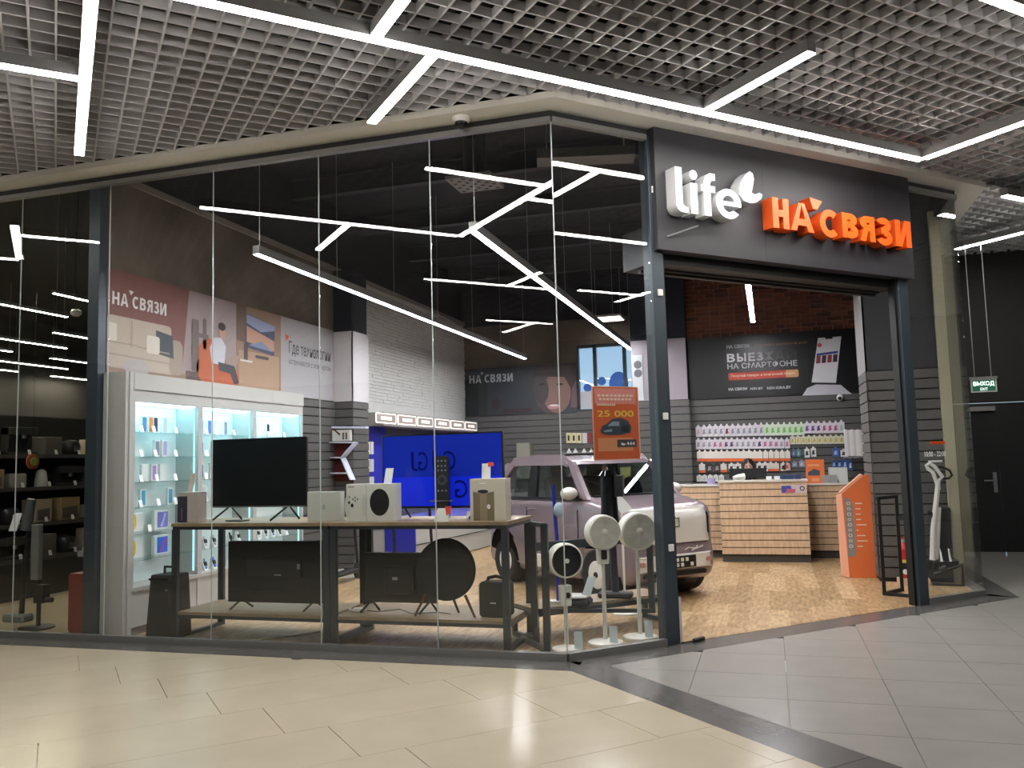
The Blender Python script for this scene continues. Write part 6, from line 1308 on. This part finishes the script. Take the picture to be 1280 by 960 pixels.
# fire extinguisher on an oak block
p = atZ(1138, 722, 0); ex, ey = 3.13, 4.50
tag(B(ex-.14, ex+.2, ey-.1, ey+.1, 0, .07).build('oak_block', M_OAK, None), 'low oak block under the fire extinguishers', 'block')
M_FIRE = mat('extinguisher_red', '#b3281e', .3)
for k, (x, y, r, h) in enumerate(((ex-.055, ey, .058, .42), (ex+.09, ey+.01, .058, .40))):
    t = thing('fire_extinguisher', ('red fire extinguisher with black label beside the frame stand', 'second red fire extinguisher standing beside the labelled one')[k], 'extinguisher', loc=(x, y, .07))
    MB().lathe([(r*.9, .07), (r, .085), (r, .07+h*.8), (r*.75, .07+h*.9), (.022, .07+h*.96), (.02, .07+h)], (x, y, 0), 20).build('cylinder', M_FIRE, t, smooth=True); MB().lathe([(r+.001, .13), (r+.001, .25)], (x, y, 0), 20).build('label', M_BLACK, t); MB().cyl((x-.005, y-r-.001, .15), (x-.005, y-r-.004, .15), .03, n=16).build('round_mark', M_WHITE, t); B(x-.035, x+.03, y-r-.003, y-r+.004, .255, .29).build('yellow_mark', mat('ext_yellow', '#c9b64a', .5), t)
    MB().cyl((x, y, .07+h), (x, y, .11+h), .022, n=10).build('valve', M_STEEL, t); MB().bar((x-.06, y, .12+h), (x+.04, y, .13+h), .02, .015).build('lever', M_FIRE, t); MB().tube([(x+.02, y, .10+h), (x+.085, y-.01, .06+h), (x+.075, y, .25)], .01, 8).build('hose', M_BLACK, t)
# folding treadmill behind the right pane
t = thing('treadmill', 'white and black folded treadmill behind the narrow pane towards the double door', 'treadmill', loc=(3.5, 4.4, 0)); M_TRW = mat('treadmill_white', '#d5d5d0', .35)
Yt = 4.42
def tp(x, y, dy=0.): v = atY(x, y, Yt+dy); return v
MB().tube([tp(1174, 612), tp(1166, 590), tp(1160, 586), tp(1158, 582), tp(1162, 579), tp(1168, 583), tp(1178, 596), tp(1172, 602)], .022, 8).build('handle_loop', M_TRW, t, smooth=True)
MB().tube([tp(1176, 598, .1), tp(1186, 598, .1), tp(1190, 594, .1), tp(1187, 588, .1), tp(1178, 584, .1), tp(1173, 583, .1)], .014, 8).build('rear_handle', M_BLACK, t, smooth=True)
MB().tube([tp(1173, 600), tp(1170, 630), tp(1167, 660), tp(1166, 700)], [.026, .03, .034, .036], 8).build('upright', M_TRW, t, smooth=True)
MB().prism([tp(1170, 636), tp(1177, 634), tp(1174, 700), tp(1166, 700)], (0, .1, 0)).build('upright_cover', M_TRW, t, bevel=.01); MB().prism([tp(1174, 634, .12), tp(1188, 634, .12), tp(1191, 712, .12), tp(1174, 712, .12)], (0, .07, 0)).build('running_deck', mat('deck_grey', '#2a2b2c', .6), t, bevel=.01)
MB().tube([tp(1160, 640), tp(1166, 642), tp(1167, 655)], .018, 8).build('grip', M_BLACK, t)
MB().prism([tp(1166, 702, -.05), tp(1199, 700, -.05), tp(1199, 708, -.05), tp(1166, 712, -.05)], (0, .25, 0)).build('motor_cover', M_BLACK, t, bevel=.015)
for x in (1176, 1187): MB().prism([tp(x, 702, -.06), tp(x+3, 702, -.06), tp(x-.5, 686, .0), tp(x-2, 686, .0)], (0, .02, 0)).build('foot_rest', M_TRW, t)
MB().tube([tp(1168, 718, -.1), tp(1203, 706, -.08), tp(1204, 732, -.02)], .022, 6).build('floor_frame', M_BLACK, t); MB().tube([tp(1166, 730, .02), tp(1204, 732, -.02)], .016, 6).build('floor_bar', M_BLACK, t); MB().cyl(tp(1175, 713, -.08), tp(1183, 709, -.08), .035, n=14).build('roller', M_BLACK, t)
# cream column against the slatted wall
tag(B(3.62, 3.735, 4.60, 4.68, 0, 4.5).build('trim_9', mat('column_cream', '#aaa48c', .55)), kind='structure')

# ================================================================== SHOP CEILING FITTINGS
c = atZ(594, 232, 4.9); t = thing('ceiling_vent', 'white square ceiling air diffuser under the dark shop ceiling', 'vent', loc=c)
B(c.x-.28, c.x+.28, c.y-.28, c.y+.28, 4.92, 4.96).build('plate', mat('vent_white', '#8d8d8d', .5), t)
for i in range(7):
    for j in range(7): inst('hole', ph_mesh.setdefault('vh', MB().box(-.022, .022, -.022, .022, -.004, .0).mesh('hole', M_BLACK)), t, (-.22+.073*i, -.22+.073*j, .021)) if (i+j) % 2 == 0 else None
MB().cyl((c.x, c.y, 4.96), (c.x, c.y, 5.6), .14, n=16).build('duct', M_BEAM, t)
c = atZ(715, 182, 4.75); t = thing('air_curtain', 'long grey air curtain box under the dark ceiling behind the glass corner', 'air curtain', loc=c); MB().bar((c.x-.45, c.y+.3, 4.78), (c.x+.55, c.y+.55, 4.78), .28, .1).build('box', mat('curtain_grey', '#6c6b68', .5), t); 
for k in (-.35, .45): MB().cyl((c.x+k, c.y+.42+.2*k, 4.8), (c.x+k, c.y+.42+.2*k, 5.6), .01, n=6).build('rod', M_STEEL, t)
c = atZ(775, 413, 4.5); t = thing('light_panel', 'square flat ceiling light panel near the rear window', 'light', loc=(-1.35, 10.0, 4.35)); B(-1.65, -1.05, 9.7, 10.3, 4.36, 4.40).build('frame', M_WHITE, t); B(-1.62, -1.08, 9.73, 10.27, 4.35, 4.362).build('diffuser', emis('panel_light', '#fff6e6', 3.), t)
for x in (-1.6, -1.1): MB().cyl((x, 10, 4.4), (x, 10, 5.6), .005, n=6).build('wire', M_STEEL, t)

# ================================================================== NEIGHBOURING SHOP ON THE LEFT
M_SHD = mat('shelf_charcoal', '#2b2a28', .6); SXP = -7.9
t = thing('shelving_unit', 'stepped charcoal shelving full of small appliances in the neighbouring shop', 'shelving', loc=(SXP, 4, 0))
tiers = []
for k, (xf, zt) in enumerate(((-7.55, .50), (-7.75, .93), (-7.9, 1.40), (-8.0, 1.84))):
    B(xf-.5, xf, .9, 7.6, zt-.05, zt).build('shelf_board', M_SHD, t) if k else MB().box(xf-.5, xf, .9, 7.6, .0, zt).build('base', M_SHD, t)
    B(xf-.005, xf+.012, .9, 7.6, zt-.045, zt+.005).build('price_rail', mat('rail_dark', '#55534f', .5), t); tiers.append((xf, zt))
B(-8.6, -8.5, .9, 7.6, 0, 2.4).build('back_panel', M_SHD, t); B(-8.5, -7.9, .9, .95, .5, 2.0).build('end_panel', M_SHD, t); B(-8.5, -7.9, 7.55, 7.6, .5, 2.0).build('end_panel', M_SHD, t); B(-8.5, -7.9, 4.0, 4.04, .5, 2.0).build('divider', M_SHD, t)
kinds = [('toaster', '#b3b0a8'), ('kettle', '#d2cfc8'), ('coffee_machine', '#3d3c39'), ('grill_box', '#6d6a64'), ('multicooker', '#2a2a2b'), ('waffle_iron', '#b8a88e'), ('blender_box', '#a8906a')]
yk = {0: 2.2, 1: 1.5, 2: 1.2, 3: 1.2}; ordn = ('lowest', 'second', 'third', 'top')
for k, (xf, zt) in enumerate(tiers):
    y = .98
    i = k*2
    while y < 6.6:
        nm, c = kinds[i % len(kinds)]; w = .24 + .16*random.random(); h = .2 + .12*random.random(); i += 1
        lab = '%s on the %s charcoal shelf of the neighbouring shop' % (nm.replace('_', ' '), ordn[k])
        o = thing(nm, lab, 'appliance', loc=(xf-.2, y+w/2, zt), group='appliances of the neighbouring shop')
        if nm == 'kettle':
            MB().lathe([(.085, 0), (.09, .02), (.065, .2), (.05, .22), (.02, .24)], (xf-.18, y+w/2, zt), 16).build('body', mat('nb_' + nm, c, .3), o, smooth=True); MB().tube([(xf-.18, y+w/2+.06, zt+.19), (xf-.18, y+w/2+.14, zt+.17), (xf-.18, y+w/2+.12, zt+.06), (xf-.18, y+w/2+.08, zt+.03)], .012, 6).build('handle', M_BLACK, o)
        elif nm == 'multicooker':
            MB().lathe([(.11, 0), (.13, .03), (.13, .16), (.11, .2), (.03, .22)], (xf-.2, y+w/2, zt), 18).build('body', mat('nb_' + nm, c, .3), o, smooth=True); B(xf-.08, xf-.06, y+w/2-.05, y+w/2+.05, zt+.05, zt+.13).build('panel', M_STEEL, o)
        elif nm == 'toaster':
            B(xf-.3, xf-.1, y+.02, y+w, zt, zt+.19).build('body', mat('nb_' + nm, c, .3), o, bevel=.03, seg=2); MB().box(xf-.25, xf-.22, y+.06, y+w-.04, zt+.188, zt+.194).box(xf-.18, xf-.15, y+.06, y+w-.04, zt+.188, zt+.194).build('slot', M_BLACK, o)
        elif nm == 'coffee_machine':
            MB().box(xf-.35, xf-.22, y, y+w, zt, zt+h+.06).box(xf-.35, xf-.06, y, y+w, zt+h-.04, zt+h+.06).box(xf-.35, xf-.06, y, y+w, zt, zt+.04).build('body', mat('nb_' + nm, c, .35), o, bevel=.006); MB().cyl((xf-.13, y+w/2, zt+h-.04), (xf-.13, y+w/2, zt+h-.09), .03).build('spout', M_STEEL, o)
        else:
            B(xf-.32, xf-.08, y+.01, y+w, zt, zt+h).build('carton', mat('nb_' + nm, c, .5), o, bevel=.004); f_ = Frame((xf-.08, y+.01, zt), (0, 1, 0)); decal(f_, [[(.03, .03), (w-.05, .03), (w-.05, h*.6), (.03, h*.55)]], mat('nb2_' + nm, '#6d665c', .5), 'print', o, d=.001)
        tag(inst('price_tag', ph_mesh['pt'], None, (xf-.005, y+w*.45, zt-.002)), 'white price tag on the %s shelf edge of the neighbouring shop' % ordn[k], 'price tag', 'price tags of the neighbouring shop')
        y += w + .06 + .1*random.random()
p = atX(40, 577, -7.7); t = thing('round_basket', 'round red and green patterned disc hanging before the dark shelves', 'disc', loc=p); MB().lathe([(.10, .0), (.10, .02), (.06, .03)], p, 20, 'X').build('disc', mat('disc_orange', '#a85a34', .5), t); MB().lathe([(.055, .03), (.05, .045), (.01, .05)], p, 16, 'X').build('centre', mat('disc_green', '#8f9a4a', .5), t); MB().cyl(p + Vector((.01, 0, .09)), (p.x+.01, p.y, 4.0), .003, n=5).build('thread', M_BLACK, t); 
# far lit shelf units
t = thing('far_shelving', 'white back shelf unit with rows of small goods deep in the neighbouring shop', 'shelving', loc=(-12, 9, 0)); B(-13.2, -9.6, 9.6, 9.65, 0, 2.6).build('back_panel', mat('far_back', '#4a4844', .6), t)
fz = [.6, 1.05, 1.45, 1.85, 2.2]
for z in fz: B(-13.2, -9.6, 9.25, 9.62, z-.03, z).build('shelf_board', mat('far_shelf', '#8d8b86', .5), t)
for j, z in enumerate(fz):
    for k in range(13):
        x = -13.05 + .26*k; c = ('#b9b6b0', '#7d5a50', '#55575a', '#a33a34', '#d0cdc6')[(k*3+j) % 5]
        tag(B(x, x+.15, 9.33, 9.5, z, z+.14+.05*((k+j) % 3)).build('far_goods', mat('fg_' + c, c, .5), None), '%s box on the far white shelf unit, %s board' % ({'#b9b6b0': 'pale grey', '#7d5a50': 'brown', '#55575a': 'dark grey', '#a33a34': 'red', '#d0cdc6': 'white'}[c], ('lowest', 'second', 'third', 'fourth', 'top')[j]), 'box', 'boxes on the far shelf unit')
# red suitcase, vacuum stand, flat trolley close to the glass
t = thing('red_suitcase', 'dark red hard suitcase standing behind the glass beside the post', 'suitcase', loc=(-4.9, .3, 0)); M_SUIT = mat('suit_red', '#7e2a24', .4)
MB().prism([(a, .16, b_) for a, b_ in rrect(-5.04, -4.83, .03, .60, .03, 3)], (0, .3, 0)).build('shell', M_SUIT, t, bevel=.01); MB().tube([(-4.94, .3, .6), (-4.94, .3, .64), (-4.86, .3, .64), (-4.86, .3, .6)], .012, 6).build('handle', M_SUIT, t)
for x in (-5.0, -4.87):
    for y in (.2, .42): MB().cyl((x-.01, y, .02), (x+.01, y, .02), .02, n=10).build('wheel', M_BLACK, t)
t = thing('display_plinth', 'slim black plinth with a grey tray and card beside the red suitcase', 'plinth', loc=(-5.0, .75, 0)); B(-5.2, -5.0, .55, .85, 0, .72).build('column', M_BLACK, t); B(-5.26, -4.97, .5, .9, .72, .78).build('tray', mat('tray_grey', '#8f928f', .4), t); MB().prism([(-5.22, .52, .78), (-5.12, .52, .78), (-5.10, .56, .9), (-5.20, .56, .9)], (0, .006, 0)).build('card', M_WP, t)
t = thing('stick_vacuum', 'stick vacuum cleaner on a black stand in the neighbouring shop window', 'vacuum', loc=(-5.75, .3, 0))
MB().lathe([(.17, 0), (.17, .02), (.04, .03)], (-5.68, .42, 0), 24).build('stand_foot', M_BLACK, t); MB().tube([(-5.66, .42, .03), (-5.66, .42, .95)], .022, 8).build('stand_pole', M_BLACK, t); MB().box(-5.70, -5.60, .34, .40, .50, 1.06).build('charger_panel', mat('panel_silver', '#8f8f8d', .35, metal=.4), t, bevel=.006)
MB().tube([(-5.82, .36, .1), (-5.80, .36, .5), (-5.76, .38, 1.05)], .026, 8).build('tube', M_BLACK, t); MB().box(-5.64, -5.52, .33, .42, .27, .45).build('brush_holder', M_BLACK, t); MB().cyl((-5.54, .37, .30), (-5.44, .37, .30), .026).build('brush', M_BLACK, t); MB().box(-5.98, -5.70, .26, .42, .08, .16).build('floor_head', mat('vac_grey', '#6d746f', .4), t, bevel=.02)
MB().cyl((-5.79, .36, 1.0), (-5.74, .38, 1.32), .055, .045).build('dust_cup', mat('vac_grey2', '#55585a', .3), t, smooth=True); MB().prism([(-5.93, .28, 1.0), (-5.83, .28, 1.0), (-5.80, .32, 1.18), (-5.90, .32, 1.18)], (0, .006, 0)).build('card', M_WP, t)

# ------------------------------------------------------------------ prints, badges and fittings belong to the part that carries them
SMALL = {'print', 'lettering', 'icon', 'icon_centre', 'icon_strip', 'badge', 'sticker', 'emblem', 'stripe', 'pad_print', 'pad_buttons', 'vent_print', 'button', 'dial', 'dial_centre', 'phone_print', 'price', 'number', 'knob', 'lens', 'screen', 'ring', 'ring_centre', 'window_print', 'round_mark', 'yellow_mark', 'label', 'control_knob', 'control_panel', 'front_screen', 'grille_ring', 'grille_spokes', 'hub', 'peg', 'door_handle', 'green_field', 'script_badge', 'field', 'wiper', 'slot', 'spout', 'letter'}
HOST = ('board', 'carton', 'body', 'sheet', 'frame', 'panel', 'card', 'disc', 'cylinder', 'head', 'door_leaf', 'shell')
base = lambda o: o.name.split('.')[0]
for root in [o for o in bpy.data.objects if o.parent is None]:
    kids = list(root.children); hosts = {}
    for k in kids:
        if base(k) in HOST and base(k) not in hosts: hosts[base(k)] = k
    neck = next((k for k in kids if base(k) == 'neck'), None)
    for k in kids:
        b_ = base(k)
        if b_ in SMALL and not k.children:
            h = neck if (b_ in ('control_knob', 'control_panel') and neck) else next((hosts[n_] for n_ in HOST if n_ in hosts), None)
            if h is not None and h is not k: k.parent = h
